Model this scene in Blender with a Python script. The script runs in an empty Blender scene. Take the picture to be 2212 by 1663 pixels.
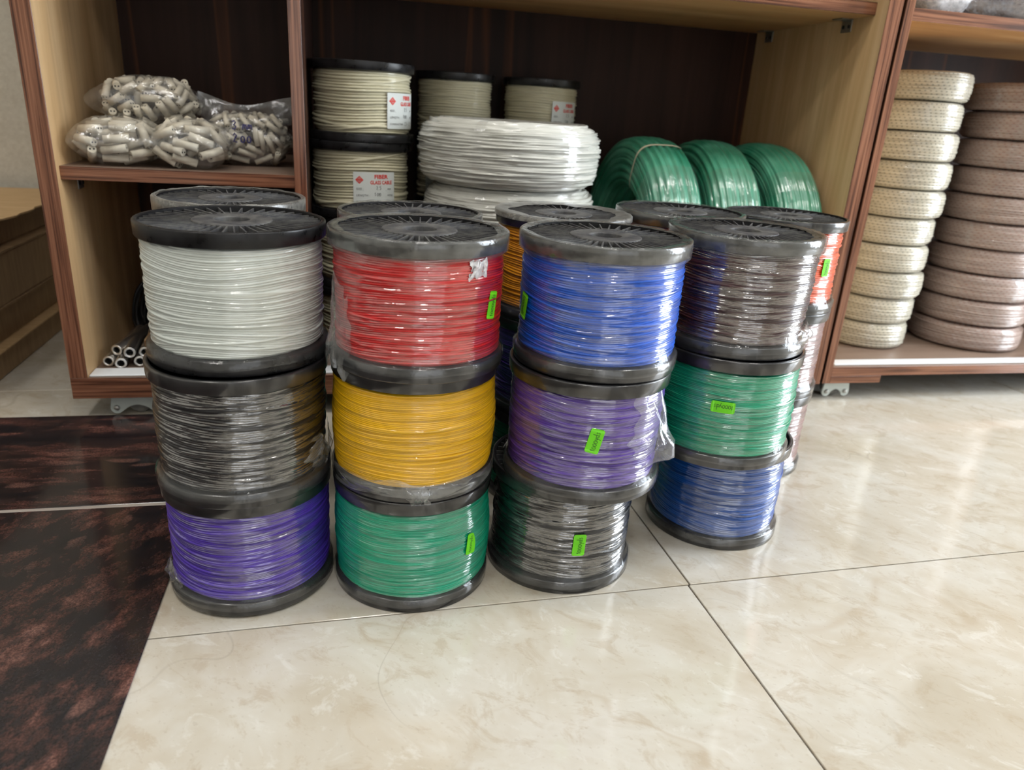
import bpy, math, random
import numpy as np
from mathutils import Matrix, Vector

sc = bpy.context.scene
COL = sc.collection
PI = math.pi
rad = math.radians

# ------------------------------------------------------------------ camera
ALPHA, PITCH, ROLL, CAM_H, FPX = rad(13.2), 0.361106, 0.064283, 0.58638, 1589.83
F = Vector((math.sin(ALPHA) * math.cos(PITCH), math.cos(ALPHA) * math.cos(PITCH), -math.sin(PITCH)))
XR = Vector((math.cos(ALPHA), -math.sin(ALPHA), 0.0))
UP = XR.cross(F)
cr, sr = math.cos(ROLL), math.sin(ROLL)
RIGHT = XR * cr + UP * sr
UPR = UP * cr - XR * sr
cam_d = bpy.data.cameras.new('camera')
cam = bpy.data.objects.new('camera', cam_d)
COL.objects.link(cam)
M = Matrix((( RIGHT.x, UPR.x, -F.x, 0.0), (RIGHT.y, UPR.y, -F.y, 0.0), (RIGHT.z, UPR.z, -F.z, CAM_H), (0, 0, 0, 1)))
cam.matrix_world = M
cam_d.sensor_fit = 'HORIZONTAL'
cam_d.sensor_width = 36.0
cam_d.lens = FPX / 2212.0 * 36.0
cam_d.clip_start = 0.02
cam_d.dof.use_dof = True
cam_d.dof.focus_distance = 0.93
cam_d.dof.aperture_fstop = 5.0
sc.camera = cam

# ------------------------------------------------------------------ world, exposure, lights
w = bpy.data.worlds.new('world'); sc.world = w; w.use_nodes = True
w.node_tree.nodes['Background'].inputs[0].default_value = (0.80, 0.88, 1.0, 1)
w.node_tree.nodes['Background'].inputs[1].default_value = 0.25
sc.view_settings.view_transform = 'Standard'
sc.view_settings.look = 'None'
sc.view_settings.gamma = 1.0
sc.view_settings.use_curve_mapping = False
sc.view_settings.exposure = 0.62
sc.cycles.max_bounces = 7
sc.cycles.diffuse_bounces = 3
sc.cycles.glossy_bounces = 3
sc.cycles.transmission_bounces = 2
sc.cycles.transparent_max_bounces = 10
sc.cycles.use_light_tree = False
sc.cycles.adaptive_threshold = 0.05
sc.cycles.adaptive_min_samples = 16
sc.cycles.caustics_reflective = False
sc.cycles.caustics_refractive = False
CEIL_STRENGTH = 18.5       # ceiling panels
WINDOW_STRENGTH = 10.5      # daylight window in the right wall
DOOR_STRENGTH = 0.5        # glazed shop front behind the camera

# ------------------------------------------------------------------ material helpers
MATS = {}
class NT:
    def __init__(s, name):
        m = bpy.data.materials.new(name); m.use_nodes = True
        s.m = m; s.t = m.node_tree; s.n = s.t.nodes; s.l = s.t.links
        s.b = s.n['Principled BSDF']; s.out = s.n['Material Output']
        MATS[name] = m
    def node(s, typ, **kw):
        n = s.n.new(typ)
        for k, v in kw.items(): setattr(n, k, v)
        return n
    def link(s, a, b): s.l.new(a, b)
    def set(s, **kw):
        for k, v in kw.items():
            s.b.inputs[k.replace('_', ' ')].default_value = v
        return s
    def coords(s, scale=(1, 1, 1), kind='Object', loc=(0, 0, 0), rot=(0, 0, 0)):
        if kind == 'World':
            g = s.node('ShaderNodeNewGeometry'); src = g.outputs['Position']
        else:
            src = s.node('ShaderNodeTexCoord').outputs[kind]
        mp = s.node('ShaderNodeMapping'); s.link(src, mp.inputs['Vector'])
        mp.inputs['Scale'].default_value = scale; mp.inputs['Location'].default_value = loc; mp.inputs['Rotation'].default_value = rot
        return mp.outputs['Vector']
    def rot_scale(s, vec, ang, scale):
        a = s.node('ShaderNodeMapping'); s.link(vec, a.inputs['Vector']); a.inputs['Rotation'].default_value = (0, 0, -ang)
        b = s.node('ShaderNodeMapping'); s.link(a.outputs[0], b.inputs['Vector']); b.inputs['Scale'].default_value = scale
        return b.outputs[0]
    def noise(s, vec, scale=5, detail=4, rough=0.5, dist=0.0):
        n = s.node('ShaderNodeTexNoise'); s.link(vec, n.inputs['Vector'])
        n.inputs['Scale'].default_value = scale; n.inputs['Detail'].default_value = detail
        n.inputs['Roughness'].default_value = rough; n.inputs['Distortion'].default_value = dist
        return n.outputs['Fac']
    def ramp(s, fac, stops, interp='LINEAR'):
        r = s.node('ShaderNodeValToRGB'); s.link(fac, r.inputs['Fac']); cr_ = r.color_ramp; cr_.interpolation = interp
        while len(cr_.elements) < len(stops): cr_.elements.new(0.5)
        for e, (p, c) in zip(cr_.elements, stops):
            e.position = p; e.color = (c, c, c, 1) if isinstance(c, (int, float)) else (*c, 1)
        return r.outputs['Color']
    def mix(s, fac, a, b, mode='MIX'):
        n = s.node('ShaderNodeMix', data_type='RGBA', blend_type=mode)
        for v, i in ((fac, 0), (a, 6), (b, 7)):
            if hasattr(v, 'is_linked'): s.link(v, n.inputs[i])
            elif i == 0: n.inputs[i].default_value = v
            else: n.inputs[i].default_value = (*v, 1)
        return n.outputs[2]
    def math(s, op, a, b=0.0, c=None):
        n = s.node('ShaderNodeMath', operation=op)
        for v, i in ((a, 0), (b, 1), (c, 2)):
            if v is None: continue
            if hasattr(v, 'is_linked'): s.link(v, n.inputs[i])
            else: n.inputs[i].default_value = v
        return n.outputs[0]
    def bump(s, height, strength=0.3, dist=0.001):
        n = s.node('ShaderNodeBump'); s.link(height, n.inputs['Height'])
        n.inputs['Strength'].default_value = strength; n.inputs['Distance'].default_value = dist
        return n.outputs['Normal']
    def color(s, c): s.link(c, s.b.inputs['Base Color'])

def srgb(r, g, b):
    f = lambda v: ((v / 255 + 0.055) / 1.055) ** 2.4 if v / 255 > 0.04045 else v / 255 / 12.92
    return (f(r), f(g), f(b))

def plain(name, c, rough=0.5, metal=0.0, **kw):
    n = NT(name); n.set(Base_Color=(*c, 1), Roughness=rough, Metallic=metal, **kw); return n.m

# --- wood
def wood(name, c1, c2, c3, axis='Z', scale=1.0, rough=0.4, streak=None, cool=0.0):
    n = NT(name)
    st = {'Z': (9, 9, 0.55), 'X': (0.55, 9, 9), 'Y': (9, 0.55, 9)}[axis]
    v = n.coords(tuple(a * scale for a in st), kind='World')
    f1 = n.noise(v, 1.3, 5, 0.55, 1.2)
    f2 = n.noise(v, 9.0, 3, 0.6, 0.3)
    c = n.ramp(f1, [(0.25, c1), (0.48, c2), (0.72, c3)])
    c = n.mix(n.math('MULTIPLY', n.ramp(f2, [(0.42, 0.0), (0.62, 1.0)]), 0.30), c, c1)
    if streak:
        f3 = n.noise(v, 0.9, 2, 0.5, 0.4)
        c = n.mix(n.ramp(f3, [(0.585, 0.0), (0.60, 0.55), (0.63, 0.0)]), c, streak)
    n.color(c); n.set(Roughness=rough)
    n.set(Specular_IOR_Level=0.15 if streak else 0.35)
    return n.m
wood('light_laminate', srgb(176, 138, 94), srgb(210, 174, 128), srgb(228, 198, 156), 'Z', 0.7)
wood('light_laminate_flat', srgb(168, 122, 76), srgb(196, 150, 100), srgb(212, 172, 124), 'X', 0.7)
wood('dark_laminate', srgb(33, 22, 18), srgb(50, 33, 27), srgb(66, 44, 36), 'Z', 0.8, 0.5, streak=srgb(104, 64, 38))
wood('shelf_top', srgb(112, 92, 80), srgb(132, 112, 98), srgb(146, 126, 112), 'X', 1.0, 0.38)
def edge_wood(name, axis):
    n = NT(name)
    st = {'Z': (1.0, 1.0, 0.018), 'X': (0.018, 1.0, 1.0)}[axis]
    v = n.coords(st, kind='World')
    f = n.noise(v, 240, 3, 0.6, 0.2)
    c = n.ramp(f, [(0.36, srgb(70, 40, 29)), (0.50, srgb(120, 77, 56)), (0.66, srgb(146, 100, 76))])
    n.color(c); n.set(Roughness=0.22, Specular_IOR_Level=0.6)
    return n.m
edge_wood('edge_band_vertical', 'Z'); edge_wood('edge_band_horizontal', 'X')

# --- floor
def marble():
    n = NT('cream_marble')
    g = n.node('ShaderNodeNewGeometry'); oi = n.node('ShaderNodeObjectInfo')
    off = n.node('ShaderNodeVectorMath', operation='SCALE'); n.link(oi.outputs['Random'], off.inputs['Scale']); off.inputs[0].default_value = (17, 31, 5)
    add = n.node('ShaderNodeVectorMath', operation='ADD'); n.link(g.outputs['Position'], add.inputs[0]); n.link(off.outputs[0], add.inputs[1])
    v = n.rot_scale(add.outputs[0], rad(-40), (0.9, 1.3, 1))
    big = n.noise(v, 5.5, 4, 0.66, 0.5)
    mid = n.noise(v, 19, 5, 0.72, 0.6)
    fine = n.noise(v, 150, 1, 0.6)
    c = n.ramp(big, [(0.30, srgb(192, 181, 162)), (0.47, srgb(203, 195, 180)), (0.60, srgb(211, 206, 195)), (0.75, srgb(196, 187, 171))])
    c = n.mix(n.math('MULTIPLY', n.ramp(mid, [(0.54, 0.0), (0.64, 1.0)]), 0.50), c, srgb(184, 168, 145))
    c = n.mix(n.math('MULTIPLY', n.ramp(mid, [(0.34, 1.0), (0.43, 0.0)]), 0.50), c, srgb(224, 222, 215))
    # fine dark veins and warm wide ones
    vn = n.noise(v, 3.6, 2, 0.55, 0.5)
    ve = n.ramp(vn, [(0.497, 0.0), (0.5, 1.0), (0.503, 0.0)])
    msk = n.ramp(n.noise(v, 2.3, 1), [(0.52, 0.0), (0.64, 1.0)])
    c = n.mix(n.math('MULTIPLY', n.math('MULTIPLY', ve, msk), 0.28), c, srgb(140, 128, 112))
    vn2 = n.noise(v, 1.9, 4, 0.55, 1.0)
    ve2 = n.ramp(vn2, [(0.54, 0.0), (0.553, 1.0), (0.568, 0.0)])
    msk2 = n.ramp(n.noise(v, 3.1, 1), [(0.45, 0.0), (0.58, 1.0)])
    c = n.mix(n.math('MULTIPLY', n.math('MULTIPLY', ve2, msk2), 0.40), c, srgb(182, 163, 138))
    sp = n.ramp(fine, [(0.66, 0.0), (0.72, 1.0)])
    c = n.mix(n.math('MULTIPLY', sp, 0.18), c, srgb(160, 142, 120))
    n.color(c)
    n.set(Roughness=0.10, Specular_IOR_Level=0.55)
    return n.m
marble()
def granite(name, rot, stretch):
    n = NT(name)
    v = n.rot_scale(n.coords(kind='World'), rot, (stretch, 1, 1))
    a = n.noise(v, 20, 6, 0.74, 0.1); b = n.noise(v, 90, 4, 0.75, 0.0); f = n.noise(n.coords(kind='World'), 380, 2, 0.75)
    c = n.ramp(a, [(0.40, srgb(33, 33, 38)), (0.49, srgb(50, 41, 42)), (0.58, srgb(94, 63, 57)), (0.72, srgb(150, 108, 98))])
    c = n.mix(n.ramp(b, [(0.50, 0.0), (0.60, 0.6)]), c, srgb(44, 42, 46))
    vo = n.node('ShaderNodeTexVoronoi'); vd = n.node('ShaderNodeVectorMath', operation='ADD'); nz = n.node('ShaderNodeTexNoise'); n.link(v, nz.inputs['Vector']); nz.inputs['Scale'].default_value = 30; nz.inputs['Detail'].default_value = 2
    vs = n.node('ShaderNodeVectorMath', operation='SCALE'); n.link(nz.outputs['Color'], vs.inputs[0]); vs.inputs['Scale'].default_value = 0.03
    n.link(v, vd.inputs[0]); n.link(vs.outputs[0], vd.inputs[1]); n.link(vd.outputs[0], vo.inputs['Vector']); vo.inputs['Scale'].default_value = 24
    vo.inputs['Randomness'].default_value = 1.0
    pink = n.math('MULTIPLY', n.ramp(vo.outputs['Distance'], [(0.16, 1.0), (0.26, 0.0)]), n.ramp(n.noise(v, 6, 2), [(0.50, 0.0), (0.60, 1.0)]))
    c = n.mix(n.math('MULTIPLY', pink, 0.55), c, srgb(150, 108, 97))
    c = n.mix(n.ramp(f, [(0.40, 0.55), (0.60, 0.0)]), c, srgb(20, 17, 18))
    n.color(c); n.set(Roughness=0.13, Specular_IOR_Level=0.45)
    return n.m
granite('granite_near', rad(66), 0.62); granite('granite_far', rad(0), 0.25)
plain('grout', srgb(70, 60, 50), 0.8)
plain('granite_joint', srgb(176, 166, 158), 0.7)
n = NT('plaster'); fz = n.noise(n.coords(kind='World'), 90, 4, 0.6)
n.color(n.ramp(fz, [(0.3, srgb(196, 188, 172)), (0.7, srgb(212, 205, 190))])); n.set(Roughness=0.8); n.link(n.bump(fz, 0.4, 0.002), n.b.inputs['Normal'])
plain('ceiling_white', srgb(236, 236, 232), 0.8)
plain('wall_white', srgb(226, 222, 212), 0.7)
def emit(name, c, s):
    n = NT(name); n.set(Base_Color=(*c, 1)); n.b.inputs['Emission Color'].default_value = (*c, 1); n.b.inputs['Emission Strength'].default_value = s; return n.m
emit('lamp_glow', (1.0, 0.96, 0.90), CEIL_STRENGTH)
emit('daylight_pane', (0.86, 0.93, 1.0), WINDOW_STRENGTH)
emit('shop_front_pane', (0.95, 0.97, 1.0), DOOR_STRENGTH)
plain('aluminium', (0.6, 0.6, 0.6), 0.35, 1.0)

# --- plastics, wire, film
n = NT('black_plastic')
v = n.coords(kind='Object'); d1 = n.noise(v, 38, 5, 0.65); d2 = n.noise(v, 160, 3, 0.6)
n.color(n.ramp(d1, [(0.42, (0.007, 0.007, 0.008)), (0.72, (0.022, 0.022, 0.024))]))
n.link(n.ramp(d1, [(0.35, 0.22), (0.7, 0.46)]), n.b.inputs['Roughness'])
n.set(Specular_IOR_Level=0.35)
plain('web_black', (0.005, 0.005, 0.006), 0.6, Specular_IOR_Level=0.15)
n = NT('dusty_lit_plastic')  # dusty hub grey; also paints in the ceiling light caught by the ribs
v = n.coords(kind='World'); d1 = n.noise(v, 70, 5, 0.65)
n.color(n.ramp(d1, [(0.38, (0.06, 0.06, 0.066)), (0.68, (0.15, 0.148, 0.14))])); n.set(Roughness=0.5, Specular_IOR_Level=0.25)
# flange with shrink film stretched over it
n = NT('black_plastic_filmed')
v = n.coords((1, 1, 0.35), kind='Object'); d1 = n.noise(v, 26, 5, 0.65, 0.5); d2 = n.noise(n.coords(kind='Object'), 90, 3, 0.6)
n.color(n.ramp(d1, [(0.42, (0.008, 0.008, 0.009)), (0.72, (0.024, 0.024, 0.026))]))
n.set(Roughness=0.35)
n.link(n.ramp(d1, [(0.42, 0.25), (0.54, 1.0)]), n.b.inputs['Coat Weight']); n.b.inputs['Coat IOR'].default_value = 1.62
n.link(n.ramp(d2, [(0.35, 0.04), (0.7, 0.20)]), n.b.inputs['Coat Roughness'])
n.link(n.bump(d2, 0.10, 0.0006), n.b.inputs['Coat Normal'])

def wire_mat(name, c, film=1.0, ior=2.2, dark=0.45, rough=0.4):
    """wire insulation under tight clear film: the film is the coat, its normal smoother than the strands beneath"""
    n = NT(name)
    oc = n.node('ShaderNodeTexCoord').outputs['Object']
    sx = n.node('ShaderNodeSeparateXYZ'); n.link(oc, sx.inputs[0])
    cx = n.node('ShaderNodeCombineXYZ'); n.link(sx.outputs[0], cx.inputs[0]); n.link(sx.outputs[1], cx.inputs[1])
    nv = n.node('ShaderNodeVectorMath', operation='NORMALIZE'); n.link(cx.outputs[0], nv.inputs[0])
    tr = n.node('ShaderNodeVectorTransform', vector_type='NORMAL', convert_from='OBJECT', convert_to='WORLD'); n.link(nv.outputs[0], tr.inputs[0])
    geo = n.node('ShaderNodeNewGeometry')
    st = n.node('ShaderNodeMapping'); n.link(oc, st.inputs['Vector']); st.inputs['Scale'].default_value = (10, 10, 150)
    s1 = n.noise(st.outputs[0], 1.6, 3, 0.6, 0.0)
    st2 = n.node('ShaderNodeMapping'); n.link(oc, st2.inputs['Vector']); st2.inputs['Scale'].default_value = (30, 30, 60)
    s2 = n.noise(st2.outputs[0], 1.0, 2, 0.6, 0.0)
    fac = n.ramp(s1, [(0.40, 0.15), (0.60, 0.85)])
    mixn = n.node('ShaderNodeMix', data_type='VECTOR'); n.link(fac, mixn.inputs[0]); n.link(tr.outputs[0], mixn.inputs[4]); n.link(geo.outputs['Normal'], mixn.inputs[5])
    bm = n.node('ShaderNodeBump'); n.link(s2, bm.inputs['Height']); bm.inputs['Strength'].default_value = 0.25; bm.inputs['Distance'].default_value = 0.004
    n.link(mixn.outputs[1], bm.inputs['Normal'])
    n.link(bm.outputs['Normal'], n.b.inputs['Coat Normal'])
    hue = n.noise(st.outputs[0], 1.1, 0, 0.5)
    c2 = tuple(x * (1 - dark) for x in c)
    n.color(n.ramp(hue, [(0.34, c2), (0.56, c)]))
    wgt = n.ramp(s1, [(0.42, film * 0.12), (0.53, film)])
    n.link(wgt, n.b.inputs['Coat Weight'])
    n.b.inputs['Coat IOR'].default_value = ior
    n.b.inputs['Coat Roughness'].default_value = 0.06
    n.set(Roughness=rough)
    return n.m
wire_mat('wire_white', srgb(218, 225, 220), 1.0, 2.0, 0.10)
wire_mat('wire_black', (0.010, 0.010, 0.012), 1.0, 3.0)
wire_mat('wire_purple', srgb(78, 44, 178), 1.0, 2.4)
wire_mat('wire_violet', srgb(84, 50, 160), 1.0, 2.5)
wire_mat('wire_red', srgb(206, 26, 28), 1.0, 2.5, 0.3)
wire_mat('wire_yellow', srgb(240, 186, 16), 0.8, 1.7, 0.2)
wire_mat('wire_green', srgb(10, 160, 124), 0.95, 2.1, 0.25)
wire_mat('wire_green_dark', srgb(10, 156, 118), 1.0, 2.3, 0.25)
wire_mat('wire_blue', srgb(0, 90, 208), 1.0, 2.4, 0.3)
wire_mat('wire_navy', srgb(12, 80, 166), 1.0, 2.4, 0.35)
wire_mat('wire_brown', srgb(62, 26, 28), 1.0, 3.0)
wire_mat('wire_amber', srgb(226, 148, 22), 0.6, 1.6, 0.25)
wire_mat('wire_orange', srgb(232, 92, 40), 1.0, 2.1, 0.25)
wire_mat('wire_redorange', srgb(200, 52, 20), 0.8, 1.8, 0.25)
wire_mat('wire_pinkgrey', srgb(150, 120, 116), 1.0, 2.2, 0.3)
wire_mat('wire_ivory', srgb(206, 200, 172), 0.55, 1.55, 0.12, 0.5)
wire_mat('coil_white', srgb(206, 206, 198), 0.8, 1.7, 0.08, 0.4)
def film(name, tint=(0.86, 0.88, 0.87), body=0.22, gloss=0.30, rough=0.12):
    n = NT(name); n.n.remove(n.b)
    tr = n.node('ShaderNodeBsdfTransparent'); gl = n.node('ShaderNodeBsdfGlossy'); df = n.node('ShaderNodeBsdfDiffuse')
    gl.inputs['Roughness'].default_value = rough; df.inputs['Color'].default_value = (*tint, 1); gl.inputs['Color'].default_value = (0.95, 0.97, 1, 1)
    f = n.noise(n.coords(kind='Object'), 120, 3, 0.6)
    m1 = n.node('ShaderNodeMixShader'); m2 = n.node('ShaderNodeMixShader')
    n.link(n.math('MULTIPLY', n.ramp(f, [(0.35, 0.5), (0.65, 1.4)]), body), m1.inputs[0])
    n.link(tr.outputs[0], m1.inputs[1]); n.link(df.outputs[0], m1.inputs[2])
    lw = n.node('ShaderNodeLayerWeight'); lw.inputs['Blend'].default_value = 0.5
    fr = n.math('ADD', n.math('MULTIPLY', n.math('POWER', lw.outputs['Facing'], 4.0), 0.75), gloss)
    n.link(n.math('MINIMUM', fr, 1.0), m2.inputs[0]); n.link(m1.outputs[0], m2.inputs[1]); n.link(gl.outputs[0], m2.inputs[2])
    bm = n.bump(f, 0.35, 0.002); n.link(bm, gl.inputs['Normal'])
    n.link(m2.outputs[0], n.out.inputs['Surface'])
    return n.m
film('clear_film', (0.6, 0.62, 0.61), body=0.03, gloss=0.04, rough=0.07)
film('lip_film', (0.38, 0.39, 0.37), body=0.17, gloss=0.05, rough=0.12)
film('flap_film', (0.62, 0.64, 0.63), body=0.13, gloss=0.09, rough=0.09)
film('dusty_film', (0.40, 0.39, 0.35), body=0.36, gloss=0.05, rough=0.3)
film('bag_film', (0.8, 0.8, 0.79), body=0.07, gloss=0.06, rough=0.10)
film('milky_film', (0.90, 0.92, 0.96), body=0.75, gloss=0.10, rough=0.12)
plain('sticker_green', srgb(112, 222, 20), 0.5)
plain('ink_dark', (0.012, 0.03, 0.02), 0.5)
plain('ink_blue', srgb(40, 36, 96), 0.5)
plain('paper_white', srgb(214, 219, 216), 0.6)
plain('print_red', srgb(222, 62, 52), 0.6)
plain('print_black', srgb(70, 72, 74), 0.6)
n = NT('ceramic'); f = n.noise(n.coords(kind='World'), 60, 3); n.color(n.ramp(f, [(0.35, srgb(196, 188, 170)), (0.65, srgb(218, 211, 194))])); n.set(Roughness=0.55)
plain('hole_dark', (0.01, 0.01, 0.01), 0.8)
n = NT('steel'); f = n.noise(n.coords((1, 1, 0.1)), 80, 2); n.color(n.ramp(f, [(0.3, (0.50, 0.49, 0.47)), (0.7, (0.74, 0.73, 0.71))])); n.set(Roughness=0.33, Metallic=1.0)
plain('zinc', (0.40, 0.40, 0.38), 0.4, 0.9)
plain('grey_caster', srgb(196, 204, 200), 0.4, 0.2)
plain('grey_wheel', srgb(120, 118, 114), 0.5)
plain('black_cable', (0.012, 0.012, 0.013), 0.5)
plain('white_plastic', srgb(232, 236, 240), 0.35)
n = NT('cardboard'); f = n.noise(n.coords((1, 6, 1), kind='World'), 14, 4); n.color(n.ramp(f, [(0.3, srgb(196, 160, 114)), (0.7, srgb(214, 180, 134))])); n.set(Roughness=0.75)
n = NT('cardboard_shaded'); f = n.noise(n.coords((1, 6, 1), kind='World'), 14, 4); n.color(n.ramp(f, [(0.3, srgb(146, 116, 84)), (0.7, srgb(166, 136, 100))])); n.set(Roughness=0.75)  # same cardboard with the shadow on the boxes put into its colour
plain('tape_cream', srgb(214, 204, 178), 0.35)
# hose
n = NT('green_hose'); v = n.coords(); f = n.noise(v, 14, 3)
n.color(n.ramp(f, [(0.35, srgb(44, 132, 102)), (0.65, srgb(88, 164, 136))])); n.set(Roughness=0.35)
n.b.inputs['Coat Weight'].default_value = 0.8; n.b.inputs['Coat Roughness'].default_value = 0.12; n.b.inputs['Coat IOR'].default_value = 1.8
n.link(n.bump(n.noise(v, 60, 3), 0.25, 0.003), n.b.inputs['Coat Normal'])
def tracer(name, base, mark, pitch, k, slope):
    """braided wire: every strand carries short dark tracer ticks that drift from turn to turn"""
    n = NT(name)
    oc = n.node('ShaderNodeTexCoord').outputs['Object']
    sx = n.node('ShaderNodeSeparateXYZ'); n.link(oc, sx.inputs[0])
    ang = n.math('ARCTAN2', sx.outputs[1], sx.outputs[0])
    warp = n.math('MULTIPLY', n.noise(n.coords((6, 6, 30)), 1.0, 2), 2.0)
    u = n.math('ADD', n.math('ADD', n.math('MULTIPLY', ang, k), n.math('MULTIPLY', n.math('FLOOR', n.math('DIVIDE', sx.outputs[2], pitch)), slope)), warp)
    t = n.math('FRACT', u)
    dash = n.math('LESS_THAN', t, 0.34)
    row = n.math('LESS_THAN', n.math('FRACT', n.math('DIVIDE', sx.outputs[2], pitch)), 0.30)
    tick = n.math('MULTIPLY', dash, row)
    f = n.noise(n.coords((10, 10, 60)), 1.2, 3)
    c = n.ramp(f, [(0.3, tuple(x * 0.82 for x in base)), (0.65, base)])
    n.color(n.mix(n.math('MULTIPLY', tick, 0.7), c, mark))
    n.set(Roughness=0.5); n.b.inputs['Coat Weight'].default_value = 0.7; n.b.inputs['Coat Roughness'].default_value = 0.12; n.b.inputs['Coat IOR'].default_value = 1.6
    n.link(n.bump(n.noise(n.coords((20, 20, 20)), 1.5, 3), 0.3, 0.006), n.b.inputs['Coat Normal'])
    return n.m
tracer('braid_cream', srgb(196, 190, 172), srgb(66, 60, 54), 0.0062, 9.0, 0.37)
tracer('braid_pink', srgb(164, 144, 134), srgb(124, 70, 62), 0.0056, 9.0, 0.41)

# ------------------------------------------------------------------ mesh helpers
def mesh(name, V, Fc, mats, smooth=False, midx=None):
    me = bpy.data.meshes.new(name)
    me.from_pydata([tuple(map(float, v)) for v in V], [], [tuple(int(i) for i in f) for f in Fc])
    for m in ([mats] if isinstance(mats, str) else mats): me.materials.append(MATS[m])
    if midx is not None: me.polygons.foreach_set('material_index', midx)
    if smooth: me.polygons.foreach_set('use_smooth', [True] * len(me.polygons))
    me.update(); return me
def grid_mesh(name, P, mat, closed_u=False, closed_v=False):
    """P: (nu, nv, 3) array -> smooth quad mesh, fast"""
    nu, nv = P.shape[:2]
    idx = np.arange(nu * nv).reshape(nu, nv)
    a = np.vstack([idx, idx[:1]]) if closed_u else idx
    if closed_v: a = np.hstack([a, a[:, :1]])
    q = np.stack([a[:-1, :-1], a[1:, :-1], a[1:, 1:], a[:-1, 1:]], -1).reshape(-1, 4)
    me = bpy.data.meshes.new(name)
    me.vertices.add(nu * nv); me.vertices.foreach_set('co', P.reshape(-1).astype(np.float32))
    me.loops.add(q.size); me.loops.foreach_set('vertex_index', q.reshape(-1).astype(np.int32))
    me.polygons.add(len(q)); me.polygons.foreach_set('loop_start', np.arange(0, q.size, 4, dtype=np.int32))
    me.update(calc_edges=True); me.polygons.foreach_set('use_smooth', np.ones(len(q), dtype=bool))
    me.materials.append(MATS[mat]); me.update(); me.validate(); return me
def link(name, me, parent=None, loc=(0, 0, 0), rot=(0, 0, 0), mat=None):
    o = bpy.data.objects.new(name, me); COL.objects.link(o)
    o.location = loc; o.rotation_euler = rot
    if parent is not None: o.parent = parent
    if mat:
        o.material_slots[0].link = 'OBJECT'; o.material_slots[0].material = MATS[mat]
    return o
def tag(o, label=None, cat=None, group=None, kind=None):
    if label: o['label'] = label
    if cat: o['category'] = cat
    if group: o['group'] = group
    if kind: o['kind'] = kind
    return o
def thing(name, label, cat, loc=(0, 0, 0), rot=(0, 0, 0), group=None):
    o = bpy.data.objects.new(name, None); COL.objects.link(o); o.empty_display_size = 0.05
    o.location = loc; o.rotation_euler = rot
    return tag(o, label, cat, group)
def box_mesh(name, x0, x1, y0, y1, z0, z1, mats='paper_white', bev=0.0, face_mats=None):
    """box; with bev > 0 the twelve edges are chamfered. face_mats: material index for -x,+x,-y,+y,-z,+z"""
    import bmesh
    bm = bmesh.new()
    vs = [bm.verts.new(v) for v in ((x0, y0, z0), (x1, y0, z0), (x1, y1, z0), (x0, y1, z0), (x0, y0, z1), (x1, y0, z1), (x1, y1, z1), (x0, y1, z1))]
    fs = {0: (0, 4, 7, 3), 1: (1, 2, 6, 5), 2: (0, 1, 5, 4), 3: (2, 3, 7, 6), 4: (0, 3, 2, 1), 5: (4, 5, 6, 7)}
    for k, f in fs.items():
        fc = bm.faces.new([vs[i] for i in f]); fc.material_index = face_mats[k] if face_mats else 0
    if bev: bmesh.ops.bevel(bm, geom=list(bm.edges), offset=bev, segments=1, affect='EDGES')
    me = bpy.data.meshes.new(name); bm.to_mesh(me); bm.free()
    for m in ([mats] if isinstance(mats, str) else mats): me.materials.append(MATS[m])
    return me
def lathe(name, prof, mat, segs=96, smooth=True, closed=False):
    th = np.linspace(0, 2 * PI, segs, endpoint=False); pr = np.array(prof, float)
    P = np.stack([pr[None, :, 0] * np.cos(th)[:, None], pr[None, :, 0] * np.sin(th)[:, None], np.broadcast_to(pr[None, :, 1], (segs, len(pr)))], -1)
    me = grid_mesh(name, P, mat, closed_u=True, closed_v=closed)
    if not smooth: me.polygons.foreach_set('use_smooth', np.zeros(len(me.polygons), dtype=bool))
    return me
def sharp(prof, e=0.0006):
    """doubles the profile corners so smooth shading keeps crisp edges"""
    out = []
    for i, p in enumerate(prof):
        p = np.array(p, float)
        if 0 < i < len(prof) - 1:
            a = np.array(prof[i - 1], float) - p; b = np.array(prof[i + 1], float) - p
            la, lb = np.linalg.norm(a), np.linalg.norm(b)
            out.append(tuple(p + a / la * min(e, la * 0.3))); out.append(tuple(p + b / lb * min(e, lb * 0.3)))
        else: out.append(tuple(p))
    return out
class PN:
    """smooth pseudo noise, periodic in theta"""
    def __init__(s, seed, kmax=4, m=60, n=12):
        r = np.random.RandomState(seed); s.k = r.randint(0, kmax + 1, n); s.m = r.uniform(-m, m, n); s.p = r.uniform(0, 6.28, n); s.a = r.uniform(0.4, 1, n) / math.sqrt(n / 2)
    def __call__(s, th, z):
        out = np.zeros(np.broadcast(th, z).shape)
        for k, m, p, a in zip(s.k, s.m, s.p, s.a): out += a * np.cos(k * th + m * z + p)
        return out
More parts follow.
